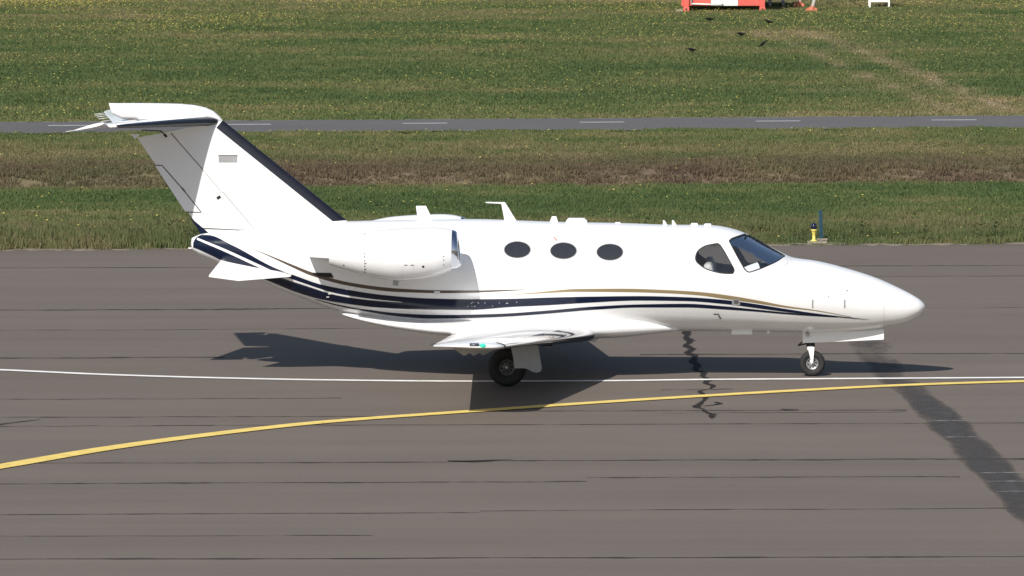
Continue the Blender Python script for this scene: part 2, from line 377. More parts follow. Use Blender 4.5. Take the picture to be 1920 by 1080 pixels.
def strip(name, pts, width, m, z, parent, jag=0.0, cover=None, step=0.4):
    """flat band of given width along ground points"""
    P = [Vector((p[0], p[1], 0)) for p in pts]; s = [0]
    for a, b in zip(P[:-1], P[1:]): s.append(s[-1] + (b - a).length)
    fx, fy = pchip(s, [p.x for p in P]), pchip(s, [p.y for p in P]); n = max(2, int(s[-1] / step))
    t = np.linspace(0, s[-1], n); x, y = fx(t), fy(t); dx, dy = np.gradient(x, t), np.gradient(y, t); l = np.hypot(dx, dy)
    if np.isscalar(width): wv = np.full(n, width)
    else: wv = np.interp(t / s[-1], np.linspace(0, 1, len(width)), width)
    ja = wv * (1 + jag * (rng.random(n) * 2 - 1)); jb = wv * (1 + jag * (rng.random(n) * 2 - 1))
    vs, fs = [], []
    for i in range(n):
        nx, ny = -dy[i] / l[i], dx[i] / l[i]
        vs += [(x[i] + nx * ja[i] / 2, y[i] + ny * ja[i] / 2, z), (x[i], y[i], z), (x[i] - nx * jb[i] / 2, y[i] - ny * jb[i] / 2, z)]
        if i: q = 3 * i; fs += [(q - 3, q - 2, q + 1, q), (q - 2, q - 1, q + 2, q + 1)]
    o = mesh_obj(name, vs, fs, m, parent, smooth=False)
    at = o.data.attributes.new('cover', 'FLOAT', 'POINT')
    cv = np.ones(n) if cover is None else np.interp(np.linspace(0, 1, n), np.linspace(0, 1, len(cover)), cover)
    at.data.foreach_set('value', np.repeat(cv, 3).astype(np.float32)); return o
g = lambda l: [G(u, v) for u, v in l]
strip('white_line', g([(-400, 680), (0, 694), (200, 703), (400, 709), (600, 713), (900, 715.5), (1150, 714.5), (1300, 712.5), (1523, 711), (1920, 708.5), (2300, 706)]), 0.19, M['linew'], 0.008, taxi)
strip('yellow_line', g([(-300, 925), (0, 876), (200, 842), (400, 815), (600, 793), (900, 771), (1100, 757), (1300, 744.5), (1500, 733), (1700, 723), (1920, 716), (2300, 708)]), [0.33, 0.34, 0.31, 0.28, 0.27, 0.27, 0.28], M['yellow'], 0.012, taxi)
# tar-filled joints between the paving lanes
J = [(500, -50, 1970, .10, .5), (519, 900, 1970, .05, .4), (579, -50, 960, .16, .7), (577.5, 1500, 1970, .05, .5), (617, -50, 900, .05, .4), (664, 1200, 1970, .10, .5), (671, -50, 420, .12, .6), (748, -50, 640, .05, .5), (730.5, 1240, 1375, .07, .6),
     (782, -50, 700, .07, .8), (799, -50, 400, .07, .9), (770, 1000, 1700, .09, .6), (774, 1240, 1700, .05, .5), (795, 300, 1970, .07, .6), (868, -50, 840, .08, .6), (862, 840, 1970, .12, .7), (905, -50, 1100, .09, .8), (895, 1100, 1800, .07, .8),
     (963, -50, 900, .06, .6), (955, 900, 1970, .05, .6), (1005, -50, 700, .04, .6), (1046, -50, 1970, .12, .4)]
for v, u0, u1, wd, jg in J:
    v0, v1 = v + (3 if u1 - u0 > 900 else 1), v - (2 if u1 - u0 > 900 else 1)
    pts = [G(u, v0 + (v1 - v0) * (u - u0) / (u1 - u0) + random.uniform(-.5, .5)) for u in np.linspace(u0, u1, 9)]
    strip('tar_joint', pts, [wd * random.uniform(.25, 1.1) for _ in range(26)], M['tar'], 0.004, taxi, jag=jg, step=0.12)
strip('tar_joint', g([(-60, 802), (0, 796), (40, 791), (75, 787)]), [.12, .14, .1, .03], M['tar'], 0.004, taxi, jag=.4, step=.1)
strip('tar_joint', g([(840, 864), (880, 866), (960, 861)]), [.03, .2, .16, .03], M['tar'], 0.004, taxi, jag=.5, step=.1)
strip('tar_joint', g([(1465, 767), (1480, 769), (1497, 768)]), [.05, .25, .05], M['tar'], 0.004, taxi, jag=.5, step=.1)
strip('soil_edge', [(x, yedge(x) + .16) for x in np.linspace(-20, 20, 9)], .62, M['soiledge'], 0.003, taxi, jag=.9, step=.15)
# wandering tar-filled crack
ck = [(1284, 618), (1288, 626), (1286, 634), (1294, 640), (1287, 648), (1297, 655), (1291, 662), (1302, 669), (1299, 678), (1308, 686), (1304, 694), (1320, 699), (1318, 706), (1330, 712), (1322, 718), (1337, 724), (1332, 729)]
strip('tar_crack', g(ck), [.10, .13, .07, .14, .08, .12, .09, .13, .08, .12, .10, .09, .08, .07, .11, .08, .05], M['crack'], 0.0045, taxi, jag=.5, step=.06)
strip('tar_crack', g([(1325, 731), (1312, 734), (1316, 738), (1323, 745), (1318, 753), (1310, 759), (1306, 764), (1318, 767), (1324, 773), (1336, 778), (1334, 785)]), [.03, .08, .05, .07, .05, .09, .10, .04, .08, .11, .03], M['crack'], 0.0045, taxi, jag=.5, step=.06)
strip('tar_crack', g([(1318, 762), (1335, 760), (1350, 757), (1340, 754)]), [.05, .06, .1, .06], M['crack'], 0.0045, taxi, jag=.4, step=.05)
# dark band where an old marking was blasted off
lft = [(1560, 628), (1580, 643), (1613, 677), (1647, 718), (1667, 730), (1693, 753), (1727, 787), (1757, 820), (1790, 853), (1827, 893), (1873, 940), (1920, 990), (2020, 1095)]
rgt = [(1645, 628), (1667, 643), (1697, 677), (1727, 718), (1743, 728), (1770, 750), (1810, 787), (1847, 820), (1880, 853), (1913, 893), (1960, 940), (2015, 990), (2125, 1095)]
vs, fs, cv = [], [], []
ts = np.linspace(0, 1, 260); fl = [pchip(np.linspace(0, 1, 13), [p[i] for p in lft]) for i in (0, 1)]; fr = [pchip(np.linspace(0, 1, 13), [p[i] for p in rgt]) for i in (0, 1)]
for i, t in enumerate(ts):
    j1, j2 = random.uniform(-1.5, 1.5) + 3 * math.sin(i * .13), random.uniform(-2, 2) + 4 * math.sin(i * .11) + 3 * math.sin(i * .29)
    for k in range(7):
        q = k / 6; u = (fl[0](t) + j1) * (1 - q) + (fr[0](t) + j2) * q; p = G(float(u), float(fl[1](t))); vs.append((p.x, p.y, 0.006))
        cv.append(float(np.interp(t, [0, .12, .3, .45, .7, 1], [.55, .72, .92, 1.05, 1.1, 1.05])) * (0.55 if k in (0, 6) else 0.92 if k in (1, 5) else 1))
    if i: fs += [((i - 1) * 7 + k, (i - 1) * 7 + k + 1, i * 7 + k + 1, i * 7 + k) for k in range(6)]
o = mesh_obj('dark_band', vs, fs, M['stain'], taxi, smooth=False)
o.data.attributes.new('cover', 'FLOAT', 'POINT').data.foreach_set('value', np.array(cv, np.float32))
for u0, u1, v in ((1735, 1822, 790.5), (1766, 1842, 821), (1828, 1925, 888), (1850, 1925, 904), (1866, 1940, 923)):
    strip('pale_scuff', g([(u0, v), ((u0 + u1) / 2, v - .8), (u1, v - .5)]), [.03, .10, .13, .08, .03], M['scuff'], 0.009, taxi, jag=.6, step=.08)
for fn, o_ in ((yroad0, .10), (yroad1, -.10)): strip('road_edge', [(x, fn(x) + o_) for x in np.linspace(-24, 24, 9)], .16, M['scuff'], -.001, road, jag=.7, step=.2)
# dashes along the perimeter road
for u0 in (90, 424, 755, 1087, 1417, 1747, -240, 2080):
    v0 = 236 - 12.0 * u0 / 1920
    a, b = G(u0, v0), G(u0 + 84, v0 - .5)
    strip('lane_dash', [a, (a + b) / 2, b], 0.24, M['dash'], 0.0, road)

# ------------------------------------------------------------------ grass as instanced tufts
def tuft(name, n, rad, seed):
    r = random.Random(seed); vs, fs, tn = [], [], []
    for i in range(n):
        a = r.uniform(0, 6.283); d = rad * math.sqrt(r.random()); x, y = d * math.cos(a), d * math.sin(a)
        h = r.uniform(.45, 1.1); wd = r.uniform(.006, .013); b = r.uniform(0, 6.283); le = r.uniform(.05, .5) * h * 0.12; la = r.uniform(0, 6.283)
        cx, cy = math.cos(b) * wd, math.sin(b) * wd; lx, ly = math.cos(la) * le, math.sin(la) * le
        k = len(vs); vs += [(x - cx, y - cy, 0), (x + cx, y + cy, 0), (x + cx * .8 + lx * .35, y + cy * .8 + ly * .35, h * .6), (x - cx * .8 + lx * .35, y - cy * .8 + ly * .35, h * .6), (x + lx, y + ly, h)]
        fs += [(k, k + 1, k + 2, k + 3), (k + 3, k + 2, k + 4)]; tn += [r.random()] * 5
    me = bpy.data.meshes.new(name); me.from_pydata(vs, [], fs); me.materials.append(M['blade'])
    me.attributes.new('tone', 'FLOAT', 'POINT').data.foreach_set('value', np.array(tn, np.float32))
    return bpy.data.objects.new(name, me)
def scatter(o, name, sources, density, dens_attr, seed, hmul=1.0, wid=(0.8, 1.3), use_h=True):
    ng = bpy.data.node_groups.new(name, 'GeometryNodeTree'); n, lk = ng.nodes, ng.links.new
    ng.interface.new_socket('Geometry', in_out='INPUT', socket_type='NodeSocketGeometry'); ng.interface.new_socket('Geometry', in_out='OUTPUT', socket_type='NodeSocketGeometry')
    gi, go = n.new('NodeGroupInput'), n.new('NodeGroupOutput')
    dp = n.new('GeometryNodeDistributePointsOnFaces'); dp.inputs['Seed'].default_value = seed; dp.inputs['Density'].default_value = density
    if dens_attr:
        na = n.new('GeometryNodeInputNamedAttribute'); na.data_type = 'FLOAT'; na.inputs[0].default_value = dens_attr
        mu = n.new('ShaderNodeMath'); mu.operation = 'MULTIPLY'; mu.inputs[1].default_value = density; lk(na.outputs[0], mu.inputs[0]); lk(mu.outputs[0], dp.inputs['Density'])
    jn = n.new('GeometryNodeJoinGeometry')
    for s in sources:
        oi = n.new('GeometryNodeObjectInfo'); oi.inputs[0].default_value = s; oi.inputs['As Instance'].default_value = True; lk(oi.outputs['Geometry'], jn.inputs[0])
    ip = n.new('GeometryNodeInstanceOnPoints'); ip.inputs['Pick Instance'].default_value = True
    lk(gi.outputs[0], dp.inputs[0]); lk(dp.outputs[0], ip.inputs[0]); lk(jn.outputs[0], ip.inputs['Instance'])
    rv = n.new('FunctionNodeRandomValue'); rv.data_type = 'FLOAT_VECTOR'; rv.inputs[0].default_value = (-.12, -.12, 0); rv.inputs[1].default_value = (.12, .12, 6.283)
    lk(rv.outputs[0], ip.inputs['Rotation'])
    rs = n.new('FunctionNodeRandomValue'); rs.inputs[2].default_value = wid[0]; rs.inputs[3].default_value = wid[1]; rs.inputs['Seed'].default_value = 5
    cx = n.new('ShaderNodeCombineXYZ'); lk(rs.outputs[1], cx.inputs[0]); lk(rs.outputs[1], cx.inputs[1])
    if use_h:
        nh = n.new('GeometryNodeInputNamedAttribute'); nh.data_type = 'FLOAT'; nh.inputs[0].default_value = 'hgt'
        r2 = n.new('FunctionNodeRandomValue'); r2.inputs[2].default_value = .6 * hmul; r2.inputs[3].default_value = 1.4 * hmul; r2.inputs['Seed'].default_value = 9
        mh = n.new('ShaderNodeMath'); mh.operation = 'MULTIPLY'; lk(nh.outputs[0], mh.inputs[0]); lk(r2.outputs[1], mh.inputs[1]); lk(mh.outputs[0], cx.inputs[2])
    else: lk(rs.outputs[1], cx.inputs[2])
    lk(cx.outputs[0], ip.inputs['Scale']); lk(ip.outputs[0], go.inputs[0])
    md = o.modifiers.new(name, 'NODES'); md.node_group = ng
TU = [tuft('grass_tuft', 46, .17, k) for k in range(4)]
g1 = field_mesh('verge_grass', np.arange(-15, 15.1, .2), np.arange(19, 57, .2), -0.022, M['soil'], lambda X, Y: (Y > yedge(X) - .02) & (Y < yroad0(X) + .25))
tag(g1, kind='stuff'); scatter(g1, 'verge_scatter', TU, 34, None, 1)
g2 = field_mesh('meadow_grass', np.arange(-23, 23.1, .4), np.arange(56, 132, .4), -0.022, M['soil'], lambda X, Y: (Y > yroad1(X) - .15))
tag(g2, kind='stuff'); scatter(g2, 'meadow_scatter', TU, 13, None, 2, wid=(1.1, 1.7))
# yellow meadow flowers
def flower(seed):
    r = random.Random(seed); vs, fs, mi = [], [], []; h = .085
    for k in range(3):
        a = k * 2.09; vs.append((.002 * math.cos(a), .002 * math.sin(a), 0.0))
    vs.append((0, 0, h)); fs += [(0, 1, 3), (1, 2, 3), (2, 0, 3)]; mi += [0] * 3
    for i in range(6):
        a = i * 1.047 + r.uniform(-.2, .2); c = Vector((math.cos(a), math.sin(a), 0)); t = Vector((-c.y, c.x, 0)); k = len(vs)
        vs += [tuple(Vector((0, 0, h)) + q) for q in (Vector((0, 0, 0)), c * .010 + t * .010 + Vector((0, 0, .008)), c * .020 + Vector((0, 0, .018)), c * .010 - t * .010 + Vector((0, 0, .008)))]
        fs.append((k, k + 1, k + 2, k + 3)); mi.append(1)
    me = bpy.data.meshes.new('flower'); me.from_pydata(vs, [], fs); me.materials.append(M['stalk']); me.materials.append(M['petal']); me.polygons.foreach_set('material_index', mi); me.update()
    return bpy.data.objects.new('flower', me)
FL = [flower(k) for k in range(3)]
def flower_field(name, xs, ys, mask, fn, dens, seed, wid):
    o = field_mesh(name, xs, ys, -0.01, M['soil'], mask); n = len(o.data.vertices)
    co = np.zeros(n * 3, np.float32); o.data.vertices.foreach_get('co', co); co = co.reshape(-1, 3)
    o.data.attributes.new('dens', 'FLOAT', 'POINT').data.foreach_set('value', fn(co[:, 0], co[:, 1]).astype(np.float32))
    tag(o, kind='stuff'); scatter(o, name + '_scatter', FL, dens, 'dens', seed, wid=wid, use_h=False)
def fd_far(x, y):
    c = fbm(x * .22, y * .18, 71); base = np.interp(y, [60, 64, 80, 95, 108, 120, 132], [.9, .35, .35, .7, 2.2, 4.0, 4.2]) * np.interp(x, [-20, -4, 6, 20], [1.15, .9, .55, .7])
    return base * np.clip((c - .34) * 3.2, 0.12, 2)
def fd_near(x, y):
    c = fbm(x * .4, y * .4, 77); return np.clip((c - .40) * 2.4, 0.08, 1.5) * np.interp(y - yedge(x), [0, 3, 6, 14, 18, 24, 30, 32], [1.3, 1.0, .5, .5, .25, .6, .8, .9])
flower_field('meadow_flowers', np.arange(-23, 23.1, .8), np.arange(57, 132, .8), lambda X, Y: Y > yroad1(X) + .2, fd_far, 7.0, 31, (.8, 1.25))
flower_field('verge_flowers', np.arange(-15, 15.1, .5), np.arange(21, 57, .5), lambda X, Y: (Y > yedge(X) + .3) & (Y < yroad0(X) - .2), fd_near, 2.6, 32, (.8, 1.3))
# broad-leaved weeds along the verge
def weed(seed):
    r = random.Random(seed); vs, fs, tn = [], [], []
    for i in range(26):
        a = r.uniform(0, 6.283); d = r.uniform(.02, .2); z = r.uniform(.05, .30); c = Vector((math.cos(a), math.sin(a), r.uniform(-.2, .6))).normalized(); t = Vector((-c.y, c.x, 0)).normalized()
        p = Vector((math.cos(a) * d, math.sin(a) * d, z)); l, wd = r.uniform(.05, .10), r.uniform(.015, .03); k = len(vs)
        vs += [p, p + c * l * .5 + t * wd, p + c * l, p + c * l * .5 - t * wd]; fs.append((k, k + 1, k + 2, k + 3)); tn += [r.random() * .4] * 4
    for i in range(5):
        a = r.uniform(0, 6.283); k = len(vs); q = Vector((math.cos(a) * .1, math.sin(a) * .1, .28)); vs += [Vector((-.004, 0, 0)), Vector((.004, 0, 0)), q]; fs.append((k, k + 1, k + 2)); tn += [.3] * 3
    me = bpy.data.meshes.new('weed'); me.from_pydata([tuple(v) for v in vs], [], fs); me.materials.append(M['blade'])
    me.attributes.new('tone', 'FLOAT', 'POINT').data.foreach_set('value', np.array(tn, np.float32)); return bpy.data.objects.new('weed', me)
WD = [weed(k) for k in range(3)]
o = field_mesh('verge_weeds', np.arange(-15, 15.1, .3), np.arange(20, 28, .3), -0.022, M['soil'], lambda X, Y: (Y > yedge(X) + .15) & (Y < yedge(X) + 3.2))
co = np.zeros(len(o.data.vertices) * 3, np.float32); o.data.vertices.foreach_get('co', co); co = co.reshape(-1, 3)
o.data.attributes.new('dens', 'FLOAT', 'POINT').data.foreach_set('value', np.clip((fbm(co[:, 0] * .5, co[:, 1] * .5, 91) - .42) * 5 + np.clip((co[:, 0] - 2) * .06, 0, .6), 0, 1.4).astype(np.float32))
tag(o, kind='stuff'); scatter(o, 'weed_scatter', WD, 5, 'dens', 41, wid=(.7, 1.2), use_h=False)

# ------------------------------------------------------------------ things at the field
def edge_light():
    c = G(1526, 455.5); r = empty('taxiway_edge_light', (c.x, c.y, 0)); s = 1.0
    tag(r, 'small yellow taxiway edge light with a dark blue dome at the grass edge', 'taxiway light')
    box('base_slab', (.06, 0, .012), (.36, .30, .035), M['slab'], r, bev=.01)
    lathe('post', [(0, .03), (.062, .03), (.062, .05), (.028, .062), (.028, .17), (.040, .19), (.040, .215), (.056, .225), (.056, .248), (0, .248)], M['ylamp'], r)
    lathe('dome', [(.050, .248), (.054, .29), (.050, .325), (.033, .352), (0, .364)], M['dome'], r)
    c = G(1539, 450.5); r2 = empty('marker_stake', (c.x, c.y, 0))
    tag(r2, 'thin blue marker stake standing in the grass behind the yellow edge light', 'marker post')
    bm = bmesh.new(); add_box(bm, (0, 0, .27), (.075, .014, .56), Matrix.Rotation(-.04, 4, 'Y') @ Matrix.Rotation(.5, 4, 'Z'), .003); bm_obj('blade', bm, M['stake'], r2)
    box('foot', (0.02, .03, .012), (.2, .14, .04), M['slab'], r2, bev=.01)
edge_light()

def container():
    c = G(1282, 21.5); W, D_, H_ = 2.44, 3.0, 2.55
    r = empty('equipment_container', (c.x, c.y, 0)); tag(r, 'red and white striped equipment container standing in the far meadow', 'container')
    zb = .16
    for x in (.08, W - .08):
        for y in (.08, D_ - .08):
            box('corner_post', (x, y, H_ / 2), (.16, .16, H_), M['cred'], r, bev=.012)
            bm = bmesh.new(); add_box(bm, (x, y, .06), (.18, .18, .12), None, .01); bm_obj('corner_casting', bm, M['cred'], r)
            if y < 1: bm = bmesh.new(); add_tube(bm, (x, y - .095, .065), (x, y - .06, .065), .028, n=12); bm_obj('casting_hole', bm, M['black'], r)
    pw = (W - .32) / 3.0
    seg = [(.16, .82, 'cred'), (.82, 1.63, 'cwhite'), (1.63, W - .16, 'cred')]
    for y, s in ((.10, -1), (D_ - .10, 1)):
        for a, b, mm in seg:
            box('end_panel', ((a + b) / 2, y, (zb + H_) / 2), (b - a - .004, .05, H_ - zb - .02), M[mm], r)
    for x in (.10, W - .10):
        for k in range(3):
            a = .16 + k * (D_ - .32) / 3; b = a + (D_ - .32) / 3
            box('side_panel', (x, (a + b) / 2, (zb + H_) / 2), (.05, b - a - .004, H_ - zb - .02), M['cwhite' if k == 1 else 'cred'], r)
    box('roof', (W / 2, D_ / 2, H_ + .02), (W - .02, D_ - .02, .05), M['cwhite'], r, bev=.01)
    bm = bmesh.new()
    for a, b in (((.23, 0, 1.6), (.23, 0, .23)), ((.23, 0, .23), (1.12, 0, .20)), ((1.12, 0, .20), (1.15, 0, .27))):
        add_tube(bm, (a[0], -.0, a[2]), (b[0], -.0, b[2]), .024, n=10)
    bm_obj('conduit', bm, M['cwhite'], r, True)
    box('step_slab', (-.14, .1, .02), (.22, .3, .05), M['concrete'], r)
container()
def grey_cabinet():
    c = G(1434, 14); r = empty('grey_cabinet', (c.x + .1, c.y + .5, 0)); tag(r, 'low grey metal cabinet on skids to the right of the striped container', 'cabinet')
    box('body', (.28, .35, .75), (.56, .7, 1.1), M['gbox'], r, bev=.015)
    for x in (.08, .48): box('skid', (x, .35, .1), (.07, .8, .2), M['gbox'], r)
    box('rail', (.38, -.03, .22), (.3, .05, .05), M['cwhite'], r)
grey_cabinet()
def mast():
    c = G(1522, 21.5); e = G(1498, 12.5); r = empty('antenna_mast', (c.x, c.y, 0)); tag(r, 'slanting white two legged mast with orange feet in the far meadow', 'mast')
    off = Vector((e.x - c.x, e.y - c.y, 0)); top = Vector((1.0, .5, 3.4))
    for k, q in enumerate((Vector((0, 0, 0)), off)):
        tube('leg', q + Vector((0, 0, .05)), q + top, .058, M['cwhite'], r)
        bm = bmesh.new(); add_box(bm, q + Vector((-.02, 0, .02)), (.34, .26, .05), None, .008); add_tube(bm, q + Vector((-.015, 0, .03)), q + Vector((.03, .015, .16)), .085, .06, 12)
        add_box(bm, q + Vector((-.1, 0, .07)), (.12, .03, .08), Matrix.Rotation(-.5, 4, 'Y')); add_box(bm, q + Vector((.1, 0, .07)), (.12, .03, .08), Matrix.Rotation(.5, 4, 'Y'))
        bm_obj('foot', bm, M['orange'], r)
    for t in (.35, .65, .95): tube('cross_bar', top * t + Vector((0, 0, .05 * (1 - t))), off + top * t, .03, M['cwhite'], r)
    box('antenna_head', top + off / 2, (.3, 1.2, .25), M['cwhite'], r, bev=.02)
mast()
def white_stand():
    c = G(1631, 15); r = empty('instrument_stand', (c.x, c.y, 0)); tag(r, 'white instrument stand on short posts at the far right of the meadow', 'stand')
    for x in (0, .58):
        for y in (0, .5): box('post', (x, y, .45), (.05, .05, .9), M['cwhite'], r)
    box('lower_beam', (.29, -.003, .235), (.52, .06, .12), M['cwhite'], r, bev=.008); box('rear_beam', (.29, .503, .235), (.52, .06, .12), M['cwhite'], r, bev=.008)
    box('cabinet', (.29, .25, .72), (.66, .6, .62), M['cwhite'], r, bev=.02)
    box('footing', (.36, .0, .0), (.56, .35, .05), M['concrete'], r)
white_stand()
def bird_mesh(bend):
    # body, neck, head and tail as one lofted surface; beak and legs joined in
    st = [(-.150, .060, .004, .014), (-.105, .066, .010, .020), (-.072, .078, .024, .026), (-.03, .088, .038, .040), (.015, .098, .042, .042), (.05, .108, .034, .034), (.072, .122, .023, .026), (.092, .138, .022, .023), (.108, .142, .015, .016), (.116, .142, .006, .007)]
    vs, fs = [], []; n = 12
    for x, z, rz, ry in st:
        z2 = z + bend * x
        for k in range(n): a = 2 * math.pi * k / n; vs.append((x, ry * math.cos(a), z2 + rz * math.sin(a)))
    fs = grid_faces(len(st), n, True); fs.append(tuple(range(n))); fs.append(tuple(range((len(st) - 1) * n, len(st) * n)))
    bm = bmesh.new(); V = [bm.verts.new(v) for v in vs]; [bm.faces.new([V[i] for i in f]) for f in fs]
    bz = .142 + bend * .116
    add_tube(bm, (.112, 0, bz), (.148, 0, bz - .006), .006, .001, 8)
    for s in (-1, 1):
        add_tube(bm, (0, s * .018, .07), (.006, s * .02, .0), .004, .003, 6)
        for q in (-.4, 0, .4): add_tube(bm, (.006, s * .02, .002), (.036, s * .02 + q * .03, .0), .0025, .0015, 5)
    bmesh.ops.recalc_face_normals(bm, faces=bm.faces)
    me = bpy.data.meshes.new('bird'); bm.to_mesh(me); bm.free(); me.materials.append(M['bird']); me.polygons.foreach_set('use_smooth', [True] * len(me.polygons)); return me
BM = [bird_mesh(.0), bird_mesh(-.45), bird_mesh(.35)]
for u, v, rz, k, lb in ((1330, 43, .1, 1, 'black bird bowed forward nearest the striped container'), (1441, 48, 3.0, 0, 'black bird standing level and farthest right in the meadow'),
                        (1389, 71, .15, 1, 'black bird pecking in the middle of the flock of five'), (1430, 90, .3, 2, 'black bird with raised head at the start of the worn track'),
                        (1297, 101, 5.9, 1, 'black bird farthest left and nearest to the road')):
    c = G(u, v); b = bpy.data.objects.new('bird', BM[k]); COL.objects.link(b); b.location = (c.x, c.y, 0.015); b.rotation_euler = (0, 0, rz); b.scale = (1.05,) * 3
    tag(b, lb, 'bird', 'black birds feeding on the meadow')

# ================================================================== THE JET
jet = empty('private_jet'); jet.matrix_world = JM
tag(jet, 'white twin engined private jet with navy and gold stripes on the taxiway', 'airplane')
TOP = [(366, 446), (370, 441.5), (378, 438.5), (480, 428), (626, 416), (690, 414), (780, 412), (894, 411), (970, 413.5), (1051, 416.3), (1168, 418.5), (1256, 421.5), (1320, 422), (1342, 423), (1371, 428.5), (1399, 438), (1436, 458), (1473, 477.5), (1483, 482), (1531.7, 489.5), (1590, 504), (1648, 523), (1677.5, 536), (1706.7, 550.5), (1724, 561), (1732, 568.5)]
BOT = [(358, 466), (364, 472), (384, 481.5), (413, 495), (445, 509), (480, 522), (515, 538), (573, 561), (632, 582), (661, 589), (719, 600), (777, 609), (845, 617), (950, 620), (1100, 621), (1298, 620.5), (1415, 621.5), (1502, 622.5), (1560, 621.5), (1634, 617.5), (1663, 613), (1695, 606), (1718, 595), (1726, 589.5), (1732, 582.5)]
WID = [(358, .06), (375, .15), (420, .25), (500, .39), (600, .54), (700, .68), (800, .77), (900, .80), (1250, .80), (1350, .795), (1400, .775), (1440, .74), (1480, .69), (1530, .62), (1590, .52), (1650, .40), (1700, .27), (1724, .17), (1732, .085)]
tip = L(1734.5, 576)
def ss(x): return math.sqrt(max(0, tip.x - x))
def curve(pts, f):
    q = sorted([(ss(L(u, 500).x), f(u, v)) for u, v in pts] + [(0.0, f(None, None))]); return pchip([a for a, b in q], [b for a, b in q])
fT = curve(TOP, lambda u, v: L(u, v).z if u else tip.z); fB = curve(BOT, lambda u, v: L(u, v).z if u else tip.z)
fW = curve(WID, lambda u, v: v if u else 0.0)
xa, xb = L(360, 460).x, tip.x
NST, MR = 190, 96
sst = np.linspace(ss(xa), 0.02, NST)
def ring(s, shrink=0.0, n=MR):
    t, b, wd = float(fT(s)) - shrink, float(fB(s)) + shrink, float(fW(s)) - shrink
    zc, a = (t + b) / 2, (t - b) / 2; x = tip.x - s * s; out = []
    for k in range(n):
        th = 2 * math.pi * k / n; out.append((x, -wd * math.cos(th), zc + a * math.sin(th)))
    return out
def hull(s_list, shrink=0.0, n=MR):
    vs = []
    for s in s_list: vs += ring(s, shrink, n)
    fs = [f[::-1] for f in grid_faces(len(s_list), n, True)]; k = len(vs); xt = (vs[0][0], vs[-1][0])
    for e, base in ((0, 0), (1, (len(s_list) - 1) * n)):
        c = np.mean(np.array(vs[base:base + n]), 0); off = (-.02 if e == 0 else .0004) if shrink == 0 else 0
        vs.append((c[0] + off, 0, c[2]))
        for j in range(n):
            j2 = (j + 1) % n; q = (base + j, base + j2, len(vs) - 1); fs.append(q if e == 0 else q[::-1])
    return vs, fs
hv, hf = hull(sst)
HB = BVHTree.FromPolygons([Vector(v) for v in hv], hf)

def cast(u, v, off=0.0, bvh=None):
    d = lray(u, v).normalized(); h = (bvh or HB).ray_cast(CAML, d)
    if h[0] is None:
        p = L(u, v); h = (bvh or HB).find_nearest(p - Vector((0, .3, 0)))
    n = h[1]; n = -n if n.dot(d) > 0 else n
    return h[0] + n * off
def decal(name, rows, m, off=.003, closed=False, both=True, parent=None, bvh=None):
    """rows: list of equal-length rows of photo points, laid on the hull skin"""
    n, k = len(rows), len(rows[0]); vs = [cast(u, v, off, bvh) for r in rows for u, v in r]; fs = grid_faces(n, k, closed); out = []
    for sgn in ((1, -1) if both else (1,)):
        o = mesh_obj(name, [(p[0], p[1] * sgn, p[2]) for p in vs], [f if sgn > 0 else f[::-1] for f in fs], m, parent or jet); out.append(o)
    return out
def stripe(name, pts, m, off=.003, rows=5, du=5, **kw):
    us = [p[0] for p in pts]; ft, fb = pchip(us, [p[1] for p in pts]), pchip(us, [p[2] for p in pts])
    U = np.linspace(us[0], us[-1], max(4, int((us[-1] - us[0]) / du)))
    return decal(name, [[(u, float(ft(u)) * (1 - j / (rows - 1)) + float(fb(u)) * j / (rows - 1)) for u in U] for j in range(rows)], m, off, **kw)
def rounded(poly, rad, n=6):
    out = []; k = len(poly)
    for i in range(k):
        p, a, b = Vector(poly[i]), Vector(poly[i - 1]), Vector(poly[(i + 1) % k]); da, db = (a - p), (b - p)
        r = rad[i] if isinstance(rad, (list, tuple)) else rad; r = min(r, da.length * .45, db.length * .45)
        s, e = p + da.normalized() * r, p + db.normalized() * r
        for j in range(n + 1):
            t = j / n; out.append(tuple(s * (1 - t) ** 2 + p * 2 * t * (1 - t) + e * t * t))
    res = []
    for i in range(len(out)):
        a, b = Vector(out[i]), Vector(out[(i + 1) % len(out)]); q = max(1, int((b - a).length / 4))
        for j in range(q): res.append(tuple(a + (b - a) * j / q))
    return res
def fan(poly, ks=(1, .8, .6, .4, .2, .0005)):
    c = np.mean(np.array(poly), 0); return [[(c[0] + (p[0] - c[0]) * k, c[1] + (p[1] - c[1]) * k) for p in poly] for k in ks]
def grow(poly, d):
    c = np.mean(np.array(poly), 0); out = []
    for p in poly:
        v = Vector((p[0] - c[0], p[1] - c[1])); out.append((p[0] + v.normalized().x * d, p[1] + v.normalized().y * d))
    return out
def line_decal(name, pts, wpx, m, off=.003, **kw):
    P = [Vector(p) for p in pts]; a, b = [], []; Q = []
    for p, q in zip(P[:-1], P[1:]):
        k = max(1, int((q - p).length / 4)); Q += [p + (q - p) * j / k for j in range(k)]
    Q.append(P[-1])
    for i, p in enumerate(Q):
        d = (Q[min(i + 1, len(Q) - 1)] - Q[max(i - 1, 0)]).normalized(); nn = Vector((-d.y, d.x)) * wpx / 2; a.append(tuple(p + nn)); b.append(tuple(p - nn))
    return decal(name, [a, b], m, off, **kw)

